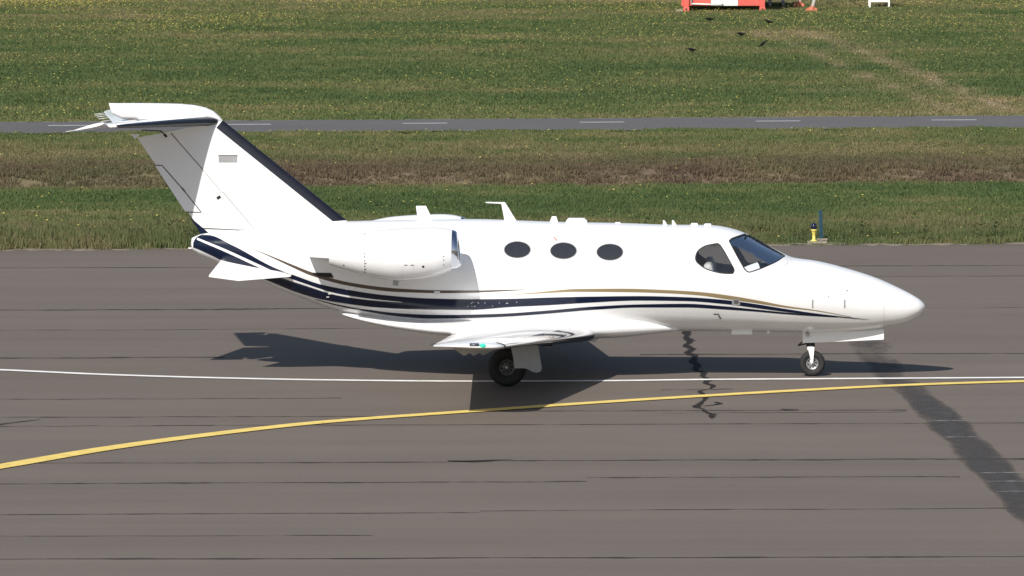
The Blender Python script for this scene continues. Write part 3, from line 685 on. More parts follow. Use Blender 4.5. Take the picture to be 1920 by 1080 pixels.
# --- fuselage: outer skin minus the cockpit space minus its window openings
SIDE = rounded([(1303, 489), (1307, 471), (1322, 461), (1346, 457), (1351, 461), (1377, 505), (1374, 513), (1352, 512), (1322, 504)], [12, 10, 12, 4, 4, 6, 5, 18, 16], 4)
WSH = rounded([(1367, 452), (1373, 447), (1399.5, 438.5), (1437, 460.5), (1472, 479.5), (1455, 491), (1424, 504), (1404, 510.5), (1397, 506)], [3, 4, 3, 30, 4, 16, 20, 6, 5], 4)
def solid(name, vs, fs, m):
    me = bpy.data.meshes.new(name); me.from_pydata([tuple(v) for v in vs], [], fs); me.update(); me.materials.append(m)
    bm = bmesh.new(); bm.from_mesh(me); bmesh.ops.remove_doubles(bm, verts=bm.verts, dist=1e-6); bmesh.ops.recalc_face_normals(bm, faces=bm.faces); bm.to_mesh(me); bm.free()
    o = bpy.data.objects.new(name, me); COL.objects.link(o); return o
def prism(poly, ys):
    P = [cast(u, v) for u, v in poly]; n = len(P); c = np.mean(np.array([tuple(p) for p in P]), 0); out = []
    for sgn in (1, -1):
        vs = [(p[0], sgn * ys[0], p[2]) for p in P] + [(p[0], sgn * ys[1], p[2]) for p in P]
        fs = [(i, (i + 1) % n, n + (i + 1) % n, n + i) for i in range(n)] + [tuple(range(n)), tuple(range(n, 2 * n))]
        out.append((vs, fs))
    return out
fus = solid('fuselage', hv, hf, M['white'])
cut = []
s0, s1 = ss(L(925, 500).x), ss(L(1560, 500).x)
cv_, cf_ = hull(np.linspace(s0, s1, 40), .035, 64); cut.append(solid('cut', cv_, cf_, M['interior']))
PORT = [[(cx + 24.6 * math.cos(a), cy + 15.3 * math.sin(a)) for a in np.linspace(0, 2 * math.pi, 48, endpoint=False)] for cx, cy in ((970, 468.5), (1056.5, 470.5), (1143.5, 473))]
for poly, ys_ in ((SIDE, (-1.2, -.3)), (WSH, (-1.2, -.012)), *[(p, (-1.2, -.4)) for p in PORT]):
    for vs, fs in prism(poly, ys_)[:1 if poly in PORT else 2]: cut.append(solid('cut', vs, fs, M['interior']))
for c in cut:
    md = fus.modifiers.new('b', 'BOOLEAN'); md.operation = 'DIFFERENCE'; md.solver = 'EXACT'; md.object = c
    try: md.material_mode = 'TRANSFER'
    except Exception: pass
dg = bpy.context.evaluated_depsgraph_get(); me2 = bpy.data.meshes.new_from_object(fus.evaluated_get(dg)); me2.name = 'fuselage'
fus.modifiers.clear(); fus.data = me2
for c in cut: bpy.data.objects.remove(c, do_unlink=True)
me2.polygons.foreach_set('use_smooth', [True] * len(me2.polygons)); sharp(fus, 35); fus.parent = jet

# cockpit glazing
for nm, poly in (('side_window', SIDE), ('windshield', WSH)):
    pr = decal(nm, fan(grow(poly, 1.0)), M['glass'], -.008, closed=True)
    for o, sg in zip(pr, (1, -1)):
        a, b = grow(poly, 1.6), grow(poly, -.6); q = decal('window_seal', [a, b], M['black'], .003, closed=True, both=False, parent=o)[0]
        if sg < 0:
            for v in q.data.vertices: v.co.y *= -1
            q.data.flip_normals()
# faint frame seam below the windshield
line_decal('frame_seam', [(1378, 500), (1387, 514), (1396, 519), (1412, 520.5), (1440, 515), (1462, 504), (1478, 492), (1481, 485)], 1.3, M['fseam'])
line_decal('radome_seam', [(1657, 527 + k * 5) for k in range(18)], 1.2, M['fseam'])
# crew seats, glareshield, papers
def seat(y):
    r = empty('crew_seat'); r.parent = jet; b0 = L(1338, 540, 0)
    bm = bmesh.new(); add_box(bm, (b0.x, y, b0.z - .02), (.42, .46, .14), None, .04); bm_obj('seat_cushion', bm, M['seatlt'], r)
    bm = bmesh.new(); add_box(bm, (b0.x - .03, y - .02 * (1 if y < 0 else -1), b0.z + .20), (.14, .48, .44), Matrix.Rotation(-.25, 4, 'Y'), .06); bm_obj('seat_back', bm, M['seatlt'], r)
for y in (-.45, .45): seat(y)
q = L(1432, 505, 0)
bm = bmesh.new(); add_box(bm, (q.x + .14, 0, q.z - .10), (.5, 1.05, .16), Matrix.Rotation(.42, 4, 'Y'), .05); add_box(bm, (q.x - .1, 0, q.z - .22), (.12, 1.05, .3), None, .03); bm_obj('glareshield', bm, M['black'], jet)
bm = bmesh.new(); add_tube(bm, (q.x + .02, -.12, q.z + .15), (q.x + .02, -.12, q.z + .2), .04, n=12); add_box(bm, (q.x - .12, 0, q.z + .30), (.16, .5, .05), Matrix.Rotation(.4, 4, 'Y'), .01); bm_obj('compass', bm, M['black'], jet)
decal('paper_sheet', [[(1396, 500), (1404, 496.5), (1413, 493), (1421, 490)], [(1399, 504.5), (1407, 501), (1416, 497.5), (1424, 494.5)], [(1402, 509), (1410, 508.5), (1419, 505), (1426, 503)]], M['paper'], -.025, both=False)

# cabin portholes
for el in PORT:
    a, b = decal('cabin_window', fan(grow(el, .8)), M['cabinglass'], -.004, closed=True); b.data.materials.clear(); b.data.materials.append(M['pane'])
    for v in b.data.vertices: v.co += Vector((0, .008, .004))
    decal('window_rim', [grow(el, 1.3), grow(el, -.3)], M['grey'], .004, closed=True)
# --- livery
NAV = [(362.5, 455, 464), (367, 446.8, 465.5), (372, 443.2, 467.5), (379, 440.6, 470.5), (391, 441, 476), (436, 460, 498), (515, 502, 531), (554.5, 517, 547), (602.5, 533.4, 561), (649, 542.7, 569), (719, 553, 577), (806.7, 559.6, 580.6), (877, 561, 580.8), (964, 560, 575), (1022, 558, 572.3), (1110, 556, 567), (1197.5, 555, 563.3), (1285, 557, 564.3), (1357, 562, 569.6), (1415, 569.6, 577), (1473, 579, 584.5), (1531.7, 587.7, 591), (1590, 594.5, 596.2), (1630, 599, 599.4)]
stripe('navy_stripe', NAV, M['navy'], .004, 9, du=3)
GAP = [(370, 446.2, 450), (420, 466, 471), (489, 497, 502.5), (532.5, 517, 521.5), (573, 531.5, 535), (632, 549.8, 553), (690, 559, 561.6), (754, 565.8, 566.4)]
stripe('white_pinstripe', GAP, M['white'], .009, 3)
stripe('navy_pinstripe', [(591, 560.5, 561.5), (632, 570.5, 573), (690, 580.6, 584.4), (748, 587.3, 593), (806.7, 590, 597), (848, 590.4, 596.8), (935, 588.4, 594.2), (1022, 582.5, 588.4), (1110, 575, 581), (1197.5, 570.6, 576.4), (1285, 569.4, 576.4), (1357, 574, 580), (1415, 579.8, 584), (1473, 585.6, 589), (1531.7, 590.5, 593), (1570, 594, 595.2)], M['navy'], .003, 4)
stripe('gold_stripe', [(474, 466, 466.6), (515, 482.5, 485.5), (548, 496, 501), (585, 510.5, 517), (661, 530.5, 537), (748, 541, 547.5), (836, 544.5, 549.5), (894, 544.5, 548.5), (935, 543.6, 546.4), (982, 542.8, 543.6)], M['bronze'], .003, 4)
stripe('gold_stripe', [(961, 552.2, 552.8), (1022, 546.5, 549.5), (1081, 541.8, 547), (1168, 541.2, 547.5), (1256, 544, 550), (1314, 547.6, 554), (1357, 552.6, 560), (1415, 562, 568), (1473, 573.2, 576.6), (1531.7, 581.6, 583.4), (1597, 594, 594.6)], M['gold'], .003, 4)

decal('black_mark', [[(584, 511), (596, 511.2), (609, 511.4), (621, 511.6)], [(587, 514), (600, 514.6), (612, 515.5), (624, 516.5)], [(590, 516.5), (602, 518), (614, 519.5), (625.5, 521)]], M['black'], .0055)  # plain black patch laid on the skin by the nacelle exit
# small fittings on the skin
def dot(name, u, v, a, b, m, off=.005): return decal(name, fan([(u + a * math.cos(t), v + b * math.sin(t)) for t in np.linspace(0, 6.283, 12, endpoint=False)], (1, .5, .02)), m, off, closed=True, both=False)
def rect(name, u0, v0, u1, v1, m, off=.005, bvh=None): return decal(name, [[(u0, v0), ((u0 + u1) / 2, v0), (u1, v0)], [(u0, v1), ((u0 + u1) / 2, v1), (u1, v1)]], m, off, both=False, bvh=bvh)
rect('door_latch', 1522.2, 562, 1525.2, 577, M['grey']); rect('door_latch', 1582.2, 562, 1585.2, 577, M['grey'])
dot('drain_port', 1588, 545, 1.8, 1.8, M['grey']); dot('drain_port', 1553, 556.5, 1.4, 1.4, M['grey'])
rect('static_port', 1372.5, 560.5, 1387.5, 572, M['grey'], .006); rect('port_hatch', 1376, 562.5, 1384.5, 569, M['seam'], .010)
line_decal('pitot_probe', [(1338, 588), (1347, 587.5), (1348.5, 592), (1352, 596)], 2.6, M['seam'], .02, both=False)
line_decal('placard', [(1041, 442.5), (1061, 442.5)], 2.6, M['fseam'], .004, both=False); line_decal('red_placard', [(1038.5, 444), (1041, 448), (1045, 451.5)], 1.8, M['red'], .004, both=False)
rect('drain_cover', 814, 545.5, 825, 551, M['fseam'], .012)
rect('tail_light', 616, 548.5, 621, 551, M['white'], .014); rect('tail_light', 612.5, 554.5, 617.5, 557, M['white'], .014)
# pale dots painted as the glint of scattered rivets on the navy stripe
for k in range(13): dot('rivet_glint', 877 + random.random() ** 1.4 * 95, random.choice((566.5, 568, 573.5, 574)) + random.uniform(-.4, .4), random.uniform(.5, 1.3), random.uniform(.5, .8), M['fseam'], .006)

# --- belly fairing
BF = [(1292, 613, 3, .15), (1270, 612, 7, .32), (1235, 609.5, 13, .50), (1195, 608, 19, .64), (1140, 607.5, 23.5, .78), (1060, 610, 21, .86), (1000, 611.5, 19, .87), (900, 611, 17, .86), (845, 610, 15.5, .80), (760, 604, 12, .62), (690, 595.5, 7.5, .42), (650, 588, 4, .24), (638, 586, 2, .1)]
vs = []
fz, fa, fw_ = [pchip([p[0] for p in BF[::-1]], [p[i] for p in BF[::-1]]) for i in (1, 2, 3)]
US = np.linspace(1292, 638, 80)
for u in US:
    c = L(u, float(fz(u))); a = float(fa(u)) / 125.5; wd = float(fw_(u))
    for k in range(48):
        t = 2 * math.pi * k / 48; cs, sn = math.cos(t), math.sin(t); p = .8
        vs.append((c.x, wd * math.copysign(abs(cs) ** p, cs), c.z + a * math.copysign(abs(sn) ** p, sn)))
mesh_obj('belly_fairing', vs, grid_faces(80, 48, True) + [tuple(range(48)), tuple(range(79 * 48, 80 * 48))], M['white'], jet)

# --- lofted aerofoil surfaces
def foil(t, n=20, camber=0.0):
    up = []
    for i in range(n + 1):
        x = .5 * (1 - math.cos(math.pi * i / n)); h = 5 * t * (.2969 * math.sqrt(x) - .126 * x - .3516 * x * x + .2843 * x ** 3 - .1036 * x ** 4); c = camber * 4 * x * (1 - x); up.append((x, c + h, c - h))
    return [(x, a) for x, a, b in up[::-1]] + [(x, b) for x, a, b in up[1:-1]]
def wing_verts(secs, n=20, camber=0.0):
    vs = []
    for le, te, t in secs:
        le, te = Vector(le), Vector(te); c = te - le; L_ = math.hypot(c.x, c.z); ex = c / c.length; ez = Vector((0, 0, 1))
        for x, h in foil(t, n, camber): vs.append(le + c * x + ez * h * c.length)
    return vs
def loft(name, secs, m, parent=None, camber=0.0, n=20, mirror=False):
    vs = wing_verts(secs, n, camber); k = 2 * n; fs = grid_faces(len(secs), k, True) + [tuple(range(k)), tuple(range((len(secs) - 1) * k, len(secs) * k))]; out = []
    for sg in ((1, -1) if mirror else (1,)):
        bm = bmesh.new(); V = [bm.verts.new((v[0], v[1] * sg, v[2])) for v in vs]; [bm.faces.new([V[i] for i in f]) for f in fs]
        o = bm_obj(name, bm, m, parent or jet, True); out.append(sharp(o, 50))
    return out
def boot(name, secs, frac, m, off=.004, n=20, camber=0.0, mirror=True, parents=None):
    rows = []
    for le, te, t in secs:
        le, te = Vector(le), Vector(te); c = te - le; f = [p for p in foil(t, 40, camber)]
        f = f[:40 * 2]; k = len(f); pts = [p for p in f if p[0] <= frac]
        # order from upper surface around the nose to the lower surface
        up = sorted([p for p in f[:41] if p[0] <= frac], key=lambda p: -p[0]); lo = sorted([p for p in f[41:] if p[0] <= frac], key=lambda p: p[0]); q = up + lo
        row = []
        for x, h in q:
            nx = -1.0 if x < .004 else -.3; row.append(le + c * x + Vector((0, 0, 1)) * (h * c.length + (off if h > 0 else -off) * (1 if x > .002 else 0)) + Vector((off, 0, 0)) * (1 if x < frac * .6 else 0))
        rows.append(row)
    n_, k = len(rows), len(rows[0]); out = []
    for i, sg in enumerate((1, -1) if mirror else (1,)):
        o = mesh_obj(name, [(p.x, p.y * sg, p.z) for r in rows for p in r], grid_faces(n_, k), m, parents[i] if parents else jet); out.append(o)
    return out

# main wings
rLE, rTE = L(1116, 628, -.80), L(846, 632, -.80); rTE.z = rLE.z - .01
tLE, tTE = L(944, 652, -6.35), L(813, 645.5, -6.35)
tz = (tLE.z + tTE.z) / 2; tLE.z, tTE.z = tz - .01, tz + .012
def lerp(a, b, t): return a + (b - a) * t
iLE, iTE = lerp(rLE, tLE, -.08), lerp(rTE, tTE, -.08)
mid = [(lerp(rLE, tLE, k), lerp(rTE, tTE, k), .135 - .025 * k) for k in (0, .25, .5, .75, 1.0)]
tips = [(tLE + Vector((-.05, -.10, .004)), tTE + Vector((.0, -.10, 0)), .10), (tLE + Vector((-.13, -.18, .008)), tTE + Vector((0, -.17, 0)), .075), (tLE + Vector((-.27, -.23, .012)), tTE + Vector((.02, -.22, 0)), .03)]
W_ = [(iLE, iTE, .138)] + mid + tips
wings = loft('wing', W_, M['white'], camber=.012, mirror=True)
bs = [(lerp(rLE, tLE, k), lerp(rTE, tTE, k), .135 - .025 * k) for k in np.linspace(.005, .985, 30)]
for o in boot('boot_seam', [(lerp(rLE, tLE, k), lerp(rTE, tTE, k), .11) for k in (.978, .992)], .135, M['seam'], .006, camber=.012, parents=wings): pass
boot('leading_edge', bs, .13, M['alu'], camber=.012, parents=wings)
for o, sg, mm in zip(wings, (1, -1), ('green', 'redl')):
    p = L(905, 648, -6.56); bm = bmesh.new(); bmesh.ops.create_uvsphere(bm, u_segments=16, v_segments=10, radius=.034); bmesh.ops.transform(bm, matrix=Matrix.Translation((p.x, -6.565 * sg * -1 * -1, p.z)) @ Matrix.Diagonal((1.25, .8, .9, 1)), verts=bm.verts); bm_obj('navigation_light', bm, M[mm], o, True)
    p2 = L(890, 647, -6.56); bm = bmesh.new(); add_tube(bm, (p2.x - .07, -6.56 * sg, p2.z), (p2.x + .06, -6.56 * sg, p2.z), .026, n=12); bm_obj('strobe_light', bm, M['alu'], o, True)
    for u, v in ((872, 655), (890, 655), (908, 654)):
        y = {872: -5.2, 890: -4.2, 908: -3.2}[u]; a, b, c = L(u - 22, v, y), L(u + 22, v, y), L(u - 2, v + 12, y); top = .07
        bm = bmesh.new(); V = []
        for dy in (-.03, .03): V += [bm.verts.new((q.x, (y + dy) * sg, q.z + dz)) for q, dz in ((a, top), (b, top), (b, 0), (c, 0), (a, .02))]
        bm.faces.new(V[:5]); bm.faces.new(V[5:][::-1])
        for i in range(5): bm.faces.new([V[i], V[(i + 1) % 5], V[5 + (i + 1) % 5], V[5 + i]])
        bm_obj('flap_fairing', bm, M['grey'], o)
    for k in range(3):
        q = lerp(tTE, rTE, .02 + k * .06); tube('static_wick', (q.x, q.y * sg, q.z), (q.x - .16, q.y * sg, q.z), .005, M['seam'], o, n=6)
    for k in range(6):
        t = .30 + k * .035; q = lerp(rLE, tLE, t); bm = bmesh.new(); add_box(bm, (q.x - .03, q.y * sg, q.z + .045), (.05, .02, .006), Matrix.Rotation(.9, 4, 'Y')); bm_obj('bleed_slot', bm, M['seam'], o)

# --- fin and rudder
LEa, LEb = L(417, 226), L(649, 413); TEa, TEb = L(257, 258.5), L(374, 430)
xle = lambda z: LEa.x + (LEb.x - LEa.x) * (z - LEa.z) / (LEb.z - LEa.z)
xte = lambda z: TEa.x + (TEb.x - TEa.x) * (z - TEa.z) / (TEb.z - TEa.z)
def th(x, z):
    c = xle(z) - xte(z); s = min(1, max(0, (xle(z) - x) / c)); t = .105
    return 5 * t * c * (.2969 * math.sqrt(s) - .126 * s - .3516 * s * s + .2843 * s ** 3 - .1036 * s ** 4)
def panel(name, q, m, off=0.0, n=26, k=14, parent=None, sides=(1, -1)):
    P = [L(*p) for p in q]; vs, fs = [], []
    for sg in (1, -1):
        for i in range(n):
            for j in range(k):
                a, b = i / (n - 1), j / (k - 1); a = a
                p = P[0] * (1 - a) * (1 - b) + P[1] * a * (1 - b) + P[2] * a * b + P[3] * (1 - a) * b
                vs.append((p.x, -sg * (th(p.x, p.z) + off + .002), p.z))
    g_ = grid_faces(n, k); fs = g_ + [tuple(x + n * k for x in f[::-1]) for f in g_]; N_ = n * k
    edge = [i * k for i in range(n)] + [(n - 1) * k + j for j in range(1, k)] + [i * k + k - 1 for i in range(n - 2, -1, -1)] + [j for j in range(k - 2, 0, -1)]
    for i in range(len(edge)): a, b = edge[i], edge[(i + 1) % len(edge)]; fs.append((a, b, b + N_, a + N_))
    bm = bmesh.new(); V = [bm.verts.new(v) for v in vs]
    for f in fs:
        try: bm.faces.new([V[i] for i in f])
        except ValueError: pass
    return sharp(bm_obj(name, bm, m, parent or jet, True), 50)
def fseam(name, pts, wpx, m, off=.004, parent=None):
    P = [Vector(p) for p in pts]; Q = []
    for p, q in zip(P[:-1], P[1:]): k = max(1, int((q - p).length / 5)); Q += [p + (q - p) * j / k for j in range(k)]
    Q.append(P[-1]); vs = []
    for i, p in enumerate(Q):
        d = (Q[min(i + 1, len(Q) - 1)] - Q[max(i - 1, 0)]).normalized(); nn = Vector((-d.y, d.x)) * wpx / 2
        for s in (1, -1): c = L(*(p + nn * s)); vs.append((c.x, -(th(c.x, c.z) + off), c.z))
    for sg in (1, -1): mesh_obj(name, [(v[0], v[1] * sg, v[2]) for v in vs], [f if sg > 0 else f[::-1] for f in grid_faces(len(Q), 2)], m, parent or jet)
# a quad grid concentrated at the leading edge
fin = panel('fin', [(321, 247), (417, 226), (663, 424), (490, 445)], M['white'], n=60)
rud = panel('rudder', [(257, 258), (319.5, 247.5), (478, 430.5), (374, 428)], M['white'], -.001, parent=fin)
panel('trim_tab', [(290.6, 310.5), (304, 310.5), (378, 397), (347.5, 397)], M['white'], .001, 8, 14, parent=rud)
panel('fin_root', [(374, 429.5), (480, 432.5), (500, 446), (380, 446)], M['white'], .0, 14, 6, parent=fin)
panel('deice_boot', [(406.5, 239), (417.5, 225.4), (649.5, 412.5), (624.5, 414)], M['boot'], .004, 8, 30, parent=fin)
panel('navy_fin_base', [(353.5, 404), (355.5, 406.5), (397, 441), (378, 441)], M['navy'], .0035, 8, 10, parent=fin)
for pts, wd in (([(321, 249), (381, 317)], 1.6), ([(387, 325), (414.6, 357)], .8), ([(418, 358), (480, 431)], .9), ([(266, 244), (301, 245.5), (309, 252), (313, 257)], 1.8), ([(290.6, 310), (304, 310), (345, 357), (378, 398), (348, 397.5)], 2.0), ([(340, 351), (347, 359)], 3.2)):
    fseam('rudder_seam', pts, wd, M['seam'], parent=rud)
fseam('rudder_seam', [(374, 427.5), (400, 428.5), (445, 430.5), (480, 431)], 1.7, M['seam'], parent=rud); fseam('rudder_seam', [(446, 432), (476, 431.5)], 3.6, M['seam'], parent=rud)
fseam('hinge_cover', [(308, 251), (313.5, 256.5)], 4.5, M['black'], .006, parent=rud); fseam('hinge_cover', [(407.5, 372), (414, 367.5)], 5.5, M['black'], .006, parent=rud)
fseam('fin_emblem', [(411, 297.5), (446, 297.5)], 13, M['grey'], .004, parent=fin); fseam('fin_emblem', [(410, 290.8), (446.5, 290.8)], 1.8, M['seam'], .005, parent=fin)

# --- bullet fairing and horizontal tail
BU = [(417, 226, 1, .015), (411, 222.5, 5, .05), (400, 217.5, 9.5, .085), (385, 214, 12.5, .11), (365, 211.5, 14.5, .125), (335, 210, 15.5, .13), (300, 209.5, 15.8, .13), (260, 209, 15.6, .12), (225, 208.5, 14.8, .085), (208, 204, 10.5, .04)]
vs = []
for u, v, a, wd in BU:
    c = L(u, v); a = a / 125.5
    for k in range(28): t = 2 * math.pi * k / 28; vs.append((c.x + (a * math.sin(t)) * (-.35 if u < 230 else 0), wd * math.cos(t), c.z + a * math.sin(t)))
bul = mesh_obj('bullet_fairing', vs, grid_faces(len(BU), 28, True) + [tuple(range(28)), tuple(range(28 * (len(BU) - 1), 28 * len(BU)))], M['white'], jet); sharp(bul, 50)
zr = L(405, 227, 0).z; p_t = L(220, 237.5, -2.12); zt = p_t.z
xr = L(413, 227, -.05).x; xt_ = p_t.x; xe = L(136, 247, -2.2).x; xhorn = L(198, 231, -2.2).x
hz = lambda y: zr + (zt - zr) * y / 2.12; hx = lambda y: xr + (xt_ - xr) * y / 2.12
te = lambda y: xe + .40 * (1 - y / 2.2); hg = lambda y: te(y) + .34 - .10 * y / 2.2
sec = lambda y, tx, t=.13: (Vector((hx(y), -y, hz(y))), Vector((tx, -y, hz(y))), t)
stab = loft('stabilizer', [sec(.02, hg(.02) + .01), sec(.7, hg(.7) + .01), sec(1.3, hg(1.3) + .01), sec(1.86, hg(1.86) + .01, .13), sec(1.87, xhorn + .05, .14), (Vector((hx(2.12) - .01, -2.12, hz(2.12))), Vector((xhorn + .04, -2.12, hz(2.12))), .12)], M['white'], mirror=True)
boot('deice_boot', [sec(y, hg(y) if y < 1.86 else hg(1.86), .135) for y in np.linspace(.06, 2.12, 14)], .13, M['boot'], parents=stab)
DR = math.radians(13.5)
def rot(p, y):
    h = Vector((hg(y), p.y, hz(y))); d = p - h; return Vector((h.x + d.x * math.cos(DR) + d.z * math.sin(DR), p.y, h.z + d.x * math.sin(DR) + d.z * math.cos(DR)))
es = []
for y, lead in ((.13, .03), (1.0, .03), (1.885, .03), (1.89, None), (2.24, None)):
    lx = hg(y) + lead if lead else xhorn - .01; a, b = Vector((lx, -y, hz(y))), Vector((te(min(y, 2.2)), -y, hz(y))); es.append((rot(a, y), rot(b, y), .17 if lead else .10))
elv = loft('elevator', es, M['white'], mirror=True)
for o, sg in zip(elv, (1, -1)):
    for y in (.9, 1.3, 1.6, 1.85, 2.05): p = rot(Vector((te(y), -y, hz(y))), y); tube('static_wick', (p.x, p.y * sg, p.z), (p.x - .15, p.y * sg, p.z - .02), .004, M['white'], o, n=6)
P3 = [L(246, 252), L(263, 252), L(253, 261)]; bm = bmesh.new(); V = [bm.verts.new((p.x, s, p.z)) for s in (-.03, .03) for p in P3]
bm.faces.new(V[:3]); bm.faces.new(V[3:]); [bm.faces.new([V[i], V[(i + 1) % 3], V[3 + (i + 1) % 3], V[3 + i]]) for i in range(3)]; bm_obj('rudder_horn', bm, M['white'], jet)

# --- ventral strakes
RT = [cast(412, 495), cast(480, 500), cast(548, 515.5)]
q = [Vector((p.x, p.y + .05, p.z)) for p in RT]; o1, o2 = L(391.5, 518, -.66), L(447, 525.5, -.62); o3 = L(545, 517.5, -.5)
for sg in (1, -1):
    bm = bmesh.new(); A = [q[0], q[1], q[2]]; B = [o1, o2, o3]; VV = {}
    for k, dz in ((0, .010), (1, -.010)):
        for i in range(3): VV[k, 0, i] = bm.verts.new((A[i].x, A[i].y * sg, A[i].z + dz)); VV[k, 1, i] = bm.verts.new((B[i].x, B[i].y * sg, B[i].z + dz))
    for k in (0, 1):
        for i in (0, 1): bm.faces.new([VV[k, 0, i], VV[k, 1, i], VV[k, 1, i + 1], VV[k, 0, i + 1]])
    for i in (0, 1): bm.faces.new([VV[0, 1, i], VV[1, 1, i], VV[1, 1, i + 1], VV[0, 1, i + 1]])
    for i in (0, 2): bm.faces.new([VV[0, 0, i], VV[1, 0, i], VV[1, 1, i], VV[0, 1, i]])
    bm_obj('strake', bm, M['white'], jet)
tube('tail_probe', L(360, 465.5), L(353, 465.5), .012, M['white'], jet, n=8)

# --- engines
NY = -1.27
NT = [(618, 477), (631, 469), (650, 457), (684, 439.5), (719, 431.5), (772, 427), (810, 426), (832, 427.5), (848, 431)]
NBm = [(618, 497), (648, 506), (684, 516), (719, 523), (746, 526.3), (790, 523.5), (826, 515), (848, 506)]
# round the cowl: the exit is half hidden, so the upper line is opened out towards the tail
NT = [(618, 456), (640, 449), (684, 436.5), (719, 430.5), (772, 427), (810, 426), (832, 427.5), (848, 431)]
ft, fb = pchip([p[0] for p in NT], [p[1] for p in NT]), pchip([p[0] for p in NBm], [p[1] for p in NBm])
def nring(u, k=1.0, n=48):
    t, b = L(u, float(ft(u)), NY), L(u, float(fb(u)), NY); c, a = (t + b) / 2, (t.z - b.z) / 2 * k; return c, a
def nacelle(sg):
    r = []; us = np.linspace(618, 848, 46)
    for u in us:
        c, a = nring(u); r += [(c.x, (c.y + a * .97 * math.cos(t)) * sg, c.z + a * math.sin(t)) for t in np.linspace(0, 2 * math.pi, 48, endpoint=False)]
    o = mesh_obj('engine_nacelle', r, [f if sg < 0 else f[::-1] for f in grid_faces(46, 48, True)], M['white'], jet)
    c0, a0 = nring(848); xl = L(861, 470, NY).x; dx = xl - c0.x; rk = .045
    def rings(pr):
        v = []
        for x, k in pr: v += [(x + rk * (-math.sin(t)) * (x - c0.x) / dx * .6, (c0.y + a0 * k * .97 * math.cos(t)) * sg, c0.z + a0 * k * math.sin(t)) for t in np.linspace(0, 2 * math.pi, 48, endpoint=False)]
        return v
    pr = [(c0.x + .0, 1.003), (c0.x + dx * .35, .985), (c0.x + dx * .7, .945), (c0.x + dx * .92, .895), (xl, .85), (c0.x + dx * .9, .80), (c0.x + dx * .6, .765), (c0.x + dx * .1, .745)]
    lp = mesh_obj('inlet_lip', rings(pr), [f if sg < 0 else f[::-1] for f in grid_faces(len(pr), 48, True)], M['lip'], o)
    pr = [(c0.x + dx * .1, .745), (c0.x - .3, .74), (c0.x - .32, .70), (c0.x - .33, .02)]; mesh_obj('inlet_duct', rings(pr), grid_faces(4, 48, True), M['dark'], o)
    bm = bmesh.new()
    for k in range(18):
        t = 2 * math.pi * k / 18; add_box(bm, (c0.x - .26, (c0.y + math.cos(t) * a0 * .45) * sg, c0.z + math.sin(t) * a0 * .45), (.05, .012, a0 * .55), Matrix.Rotation(-t * sg + math.pi / 2, 4, 'X') @ Matrix.Rotation(.6, 4, 'Z'))
    bm_obj('fan_blades', bm, M['rim'], o)
    lathe('spinner', [(.085, c0.x - .27), (.07, c0.x - .2), (.04, c0.x - .14), (0, c0.x - .11)], M['dark'], o, 'x', (0, c0.y * sg, c0.z), 20)
    c1, a1 = nring(618)
    lathe('exhaust_nozzle', [(a1 * .955, c1.x + .012), (a1 * .93, c1.x + .02), (a1 * .88, c1.x + .04), (a1 * .82, c1.x + .3), (.1, c1.x + .32), (.07, c1.x + .08), (0, c1.x - .02)], M['dark'], o, 'x', (0, c1.y * sg, c1.z), 32)
    return o
nac = [nacelle(1), nacelle(-1)]
NBV = BVHTree.FromPolygons([v.co.copy() for v in nac[0].data.vertices], [tuple(p.vertices) for p in nac[0].data.polygons])
def nline(name, pts, wpx, m): return line_decal(name, pts, wpx, m, .002, both=False, parent=nac[0], bvh=NBV)
for k, v in enumerate((436, 439, 476, 481, 489, 494, 499, 505, 510)): nline('cowl_latch', [(682 + (k % 2), v), (686 + (k % 2), v)] if k > 3 and k % 2 else [(684, v - 1.5), (684, v + 1.8)], 1.6, M['seam'])
nline('cowl_seam', [(684, 437), (684, 460), (684, 490), (684, 514)], .6, M['fseam'])
for k, v in enumerate((480, 487, 496)): nline('cowl_latch', [(831, v), (832.5, v + 1.5)], 1.8, M['seam'])
for u in (758, 770): nline('cowl_latch', [(u, 497.3), (u + 6, 497.3)], 1.6, M['seam'])
nline('cowl_vent', [(791.5, 500), (795.5, 500)], 4, M['black']); nline('cowl_latch', [(643, 497), (646, 497.4)], 2, M['seam'])
nline('cowl_seam', [(690, 475), (760, 474), (828, 473)], .5, M['fseam']); nline('cowl_seam', [(755, 500), (755, 522)], .5, M['fseam']); nline('cowl_seam', [(776, 497), (776, 516)], .5, M['fseam'])
p = L(742, 530, NY)
for o, sg in zip(nac, (1, -1)): bm = bmesh.new(); add_box(bm, (p.x, p.y * sg, p.z), (.08, .03, .09), Matrix.Rotation(.15, 4, 'Y'), .008); bm_obj('drain_mast', bm, M['grey'], o)
pa, pb = L(836, 470, -.95), L(573, 478.5, -.9); zp = pb.z
loft('engine_pylon', [(Vector((pa.x, -.50, zp)), Vector((pb.x, -.50, zp)), .07), (Vector((pa.x - .05, -1.15, zp)), Vector((pb.x, -1.15, zp)), .06)], M['white'], mirror=True)

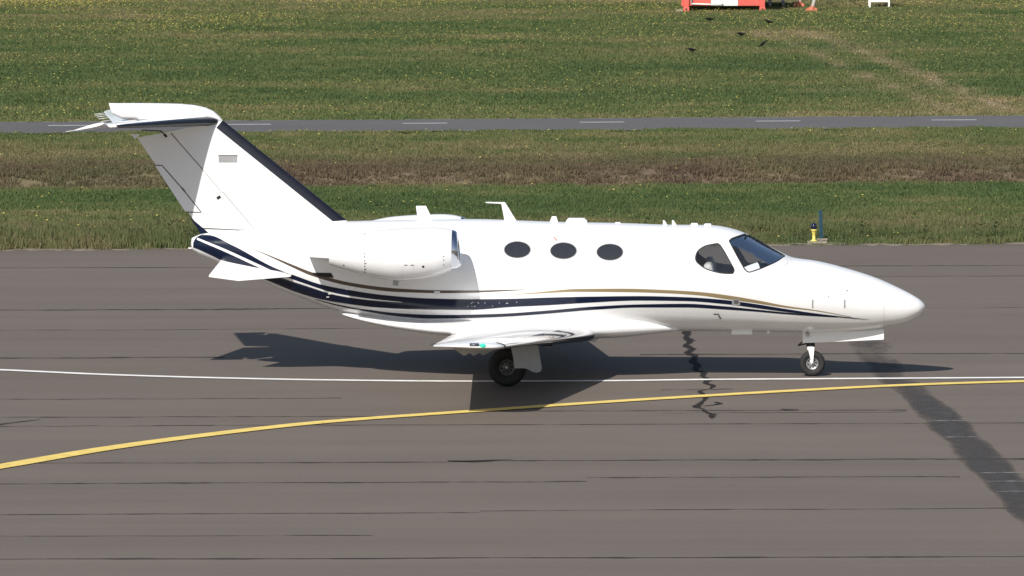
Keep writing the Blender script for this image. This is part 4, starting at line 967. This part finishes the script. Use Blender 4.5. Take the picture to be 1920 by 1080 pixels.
# --- antennas and fittings along the back and belly
def blade(name, px, th_, m, y=0.0, n=0):
    P = [L(u, v, y) for u, v in px]; n = len(P); bm = bmesh.new(); c = sum(P, Vector()) / n
    V = [bm.verts.new((p.x, y + s * th_ / 2, p.z)) for s in (-1, 1) for p in P]
    bm.faces.new(V[:n]); bm.faces.new(V[n:]); [bm.faces.new([V[i], V[(i + 1) % n], V[n + (i + 1) % n], V[n + i]]) for i in range(n)]
    bmesh.ops.recalc_face_normals(bm, faces=bm.faces); bmesh.ops.bevel(bm, geom=list(bm.edges), offset=min(.006, th_ * .3), segments=1, affect='EDGES'); return bm_obj(name, bm, m, jet)
blade('blade_antenna', [(780, 386), (799, 386), (808, 405), (811, 416), (784, 416)], .035, M['white'])
blade('whip_antenna', [(910, 378.6), (947, 379.2), (971, 418), (947, 418), (940, 382.2), (911, 380.8)], .03, M['white'])
blade('blade_antenna', [(1035, 405.5), (1043, 405.5), (1047, 418), (1030, 418)], .04, M['white'])
blade('antenna_box', [(1062, 413), (1066, 408.8), (1096, 409.2), (1101, 414), (1102, 421), (1060, 421)], .16, M['white'])
blade('antenna_box', [(1154, 416.5), (1163, 416.5), (1165, 421), (1152, 421)], .1, M['white'])
blade('blade_antenna', [(1243, 412.8), (1246, 412.8), (1253, 424), (1243, 424)], .025, M['white']); blade('blade_antenna', [(1260, 412.8), (1263, 412.8), (1270, 424), (1260, 424)], .025, M['white'])
blade('antenna_box', [(1296, 418.3), (1308, 418.3), (1310, 425), (1294, 425)], .1, M['white']); blade('antenna_box', [(1321, 419.2), (1333, 419.2), (1335, 426), (1319, 426)], .1, M['white'])
blade('belly_antenna', [(1373, 616), (1411, 616), (1410, 627), (1371, 627)], .05, M['white'], -.2); blade('belly_antenna', [(1437, 616), (1445, 616), (1443, 625), (1438, 626)], .04, M['white'], -.15)
blade('belly_antenna', [(1100, 630), (1124, 630), (1118, 641), (1108, 641)], .03, M['white'], -.1)
blade('belly_step', [(1016, 643), (1036, 643), (1036, 649), (1016, 649)], .05, M['dark'], -2.2)

# --- landing gear
def wheel(parent, c, R, Wd, rimR, sg, nholes):
    r = empty('wheel'); r.parent = parent
    w2 = Wd / 2; pr = [(rimR, -w2 * .62), (rimR * 1.05, -w2 * .8), (R * .80, -w2), (R * .92, -w2 * .86), (R * .985, -w2 * .55), (R, -w2 * .2), (R, w2 * .2), (R * .985, w2 * .55), (R * .92, w2 * .86), (R * .80, w2), (rimR * 1.05, w2 * .8), (rimR, w2 * .62)]
    lathe('tyre', pr, M['tyre'], r, 'y', c, 40)
    o = -sg
    lathe('rim', [(rimR * 1.02, o * w2 * .64), (rimR * .93, o * w2 * .70), (rimR * .86, o * w2 * .45), (rimR * .55, o * w2 * .35), (rimR * .38, o * w2 * .55), (rimR * .22, o * w2 * .62), (0, o * w2 * .62)], M['rim' if R < .2 else 'rimd'], r, 'y', c, 32)
    lathe('rim', [(rimR * 1.02, -o * w2 * .64), (rimR * .86, -o * w2 * .4), (0, -o * w2 * .3)], M['dark'], r, 'y', c, 24)
    bm = bmesh.new()
    for k in range(nholes): t = 2 * math.pi * k / nholes + .2; q = Vector(c) + Vector((math.cos(t) * rimR * .66, o * w2 * .43, math.sin(t) * rimR * .66)); add_tube(bm, q, q + Vector((0, o * .012, 0)), rimR * .12, n=10)
    bm_obj('rim_hole', bm, M['black'], r); r.children[-1]['kind'] = 'stuff'
    lathe('hub_cap', [(rimR * .2, o * w2 * .62), (rimR * .17, o * w2 * .95), (0, o * w2 * 1.0)], M['seatlt'], r, 'y', c, 16)
    return r
for sg in (1, -1):
    gear = empty('main_gear'); gear.parent = jet; c = L(951, 689.5, -1.73); c.z = .279; c.y = -1.73 * sg
    wheel(gear, tuple(c), .28, .18, .115, sg, 8)
    tube('strut', (c.x + .22, c.y + .17 * sg, .70), (c.x + .24, c.y + .17 * sg, .42), .05, M['rim'], gear)
    tube('trailing_link', (c.x + .26, c.y + .17 * sg, .42), (c.x, c.y + .15 * sg, c.z), .045, M['rim'], gear, .035)
    tube('damper', (c.x + .05, c.y + .17 * sg, .33), (c.x + .16, c.y + .17 * sg, .68), .03, M['dark'], gear); tube('axle', (c.x, c.y + .2 * sg, c.z), (c.x, c.y, c.z), .03, M['dark'], gear)
    px = [(956, 642), (1008, 642), (1012, 668), (1016, 691), (1014, 696), (1007, 698.5), (999, 697), (990, 692), (980, 690), (965, 690.5), (962, 668)]; y = -1.97; P = [L(u, v, y) for u, v in px]; n_ = len(P)
    bm = bmesh.new(); V = [bm.verts.new((p_.x, (y + s * .02 + (.08 if p_.z > .6 else 0) * 0) * sg, p_.z)) for s in (-1, 1) for p_ in P]
    bm.faces.new(V[:n_]); bm.faces.new(V[n_:]); [bm.faces.new([V[i], V[(i + 1) % n_], V[n_ + (i + 1) % n_], V[n_ + i]]) for i in range(n_)]; bm_obj('gear_door', bm, M['doorgrey'], gear)
ng_ = empty('nose_gear'); ng_.parent = jet; c = L(1523, 682, 0); c.z = .189
wheel(ng_, tuple(c), .19, .13, .088, 1, 8)
def fork():
    bm = bmesh.new()
    for sg in (1, -1):
        px = [(1514, 650), (1527, 650), (1526, 664), (1524.5, 679), (1521.5, 680), (1518, 664)]; y = -.09 * sg; P = [L(u, v, 0) for u, v in px]; n_ = len(P)
        V = [bm.verts.new((p_.x, y + s * .014, p_.z)) for s in (-1, 1) for p_ in P]
        bm.faces.new(V[:n_]); bm.faces.new(V[n_:]); [bm.faces.new([V[i], V[(i + 1) % n_], V[n_ + (i + 1) % n_], V[n_ + i]]) for i in range(n_)]
    a = L(1520, 651, 0); add_box(bm, (a.x, 0, a.z - .01), (.1, .2, .05), None, .01); bm_obj('fork', bm, M['white'], ng_)
fork()
a, b = L(1520, 650, 0), L(1519, 612, 0); tube('strut', a, b, .042, M['dark'], ng_); tube('collar', L(1520, 650, 0), L(1520, 643, 0), .062, M['dark'], ng_)
bm = bmesh.new(); pts = [L(1506, 640, 0), L(1496, 648, 0), L(1504, 646, 0), L(1514, 644, 0)]; [add_tube(bm, x_, y_, .011, n=8) for x_, y_ in zip(pts[:-1], pts[1:])]; bm_obj('torque_link', bm, M['dark'], ng_)
a = L(1514, 627, -.1); bm = bmesh.new(); add_box(bm, (a.x, -.02, a.z), (.05, .26, .05), None, .01); bm_obj('door_bracket', bm, M['rim'], ng_)
for sg in (1, -1):
    px = [(1505, 621), (1505, 643), (1523, 642.6), (1657, 636.5), (1657.5, 618), (1600, 621)]; y = -.075; P = [L(u, v, y) for u, v in px]; n_ = len(P); bm = bmesh.new()
    V = [bm.verts.new((p_.x, (y + s * .008) if sg > 0 else (.2 + s * .008), p_.z)) for s in (-1, 1) for p_ in P]
    bm.faces.new(V[:n_]); bm.faces.new(V[n_:]); [bm.faces.new([V[i], V[(i + 1) % n_], V[n_ + (i + 1) % n_], V[n_ + i]]) for i in range(n_)]; bm_obj('gear_door', bm, M['white'], ng_)
bpy.context.view_layer.update()
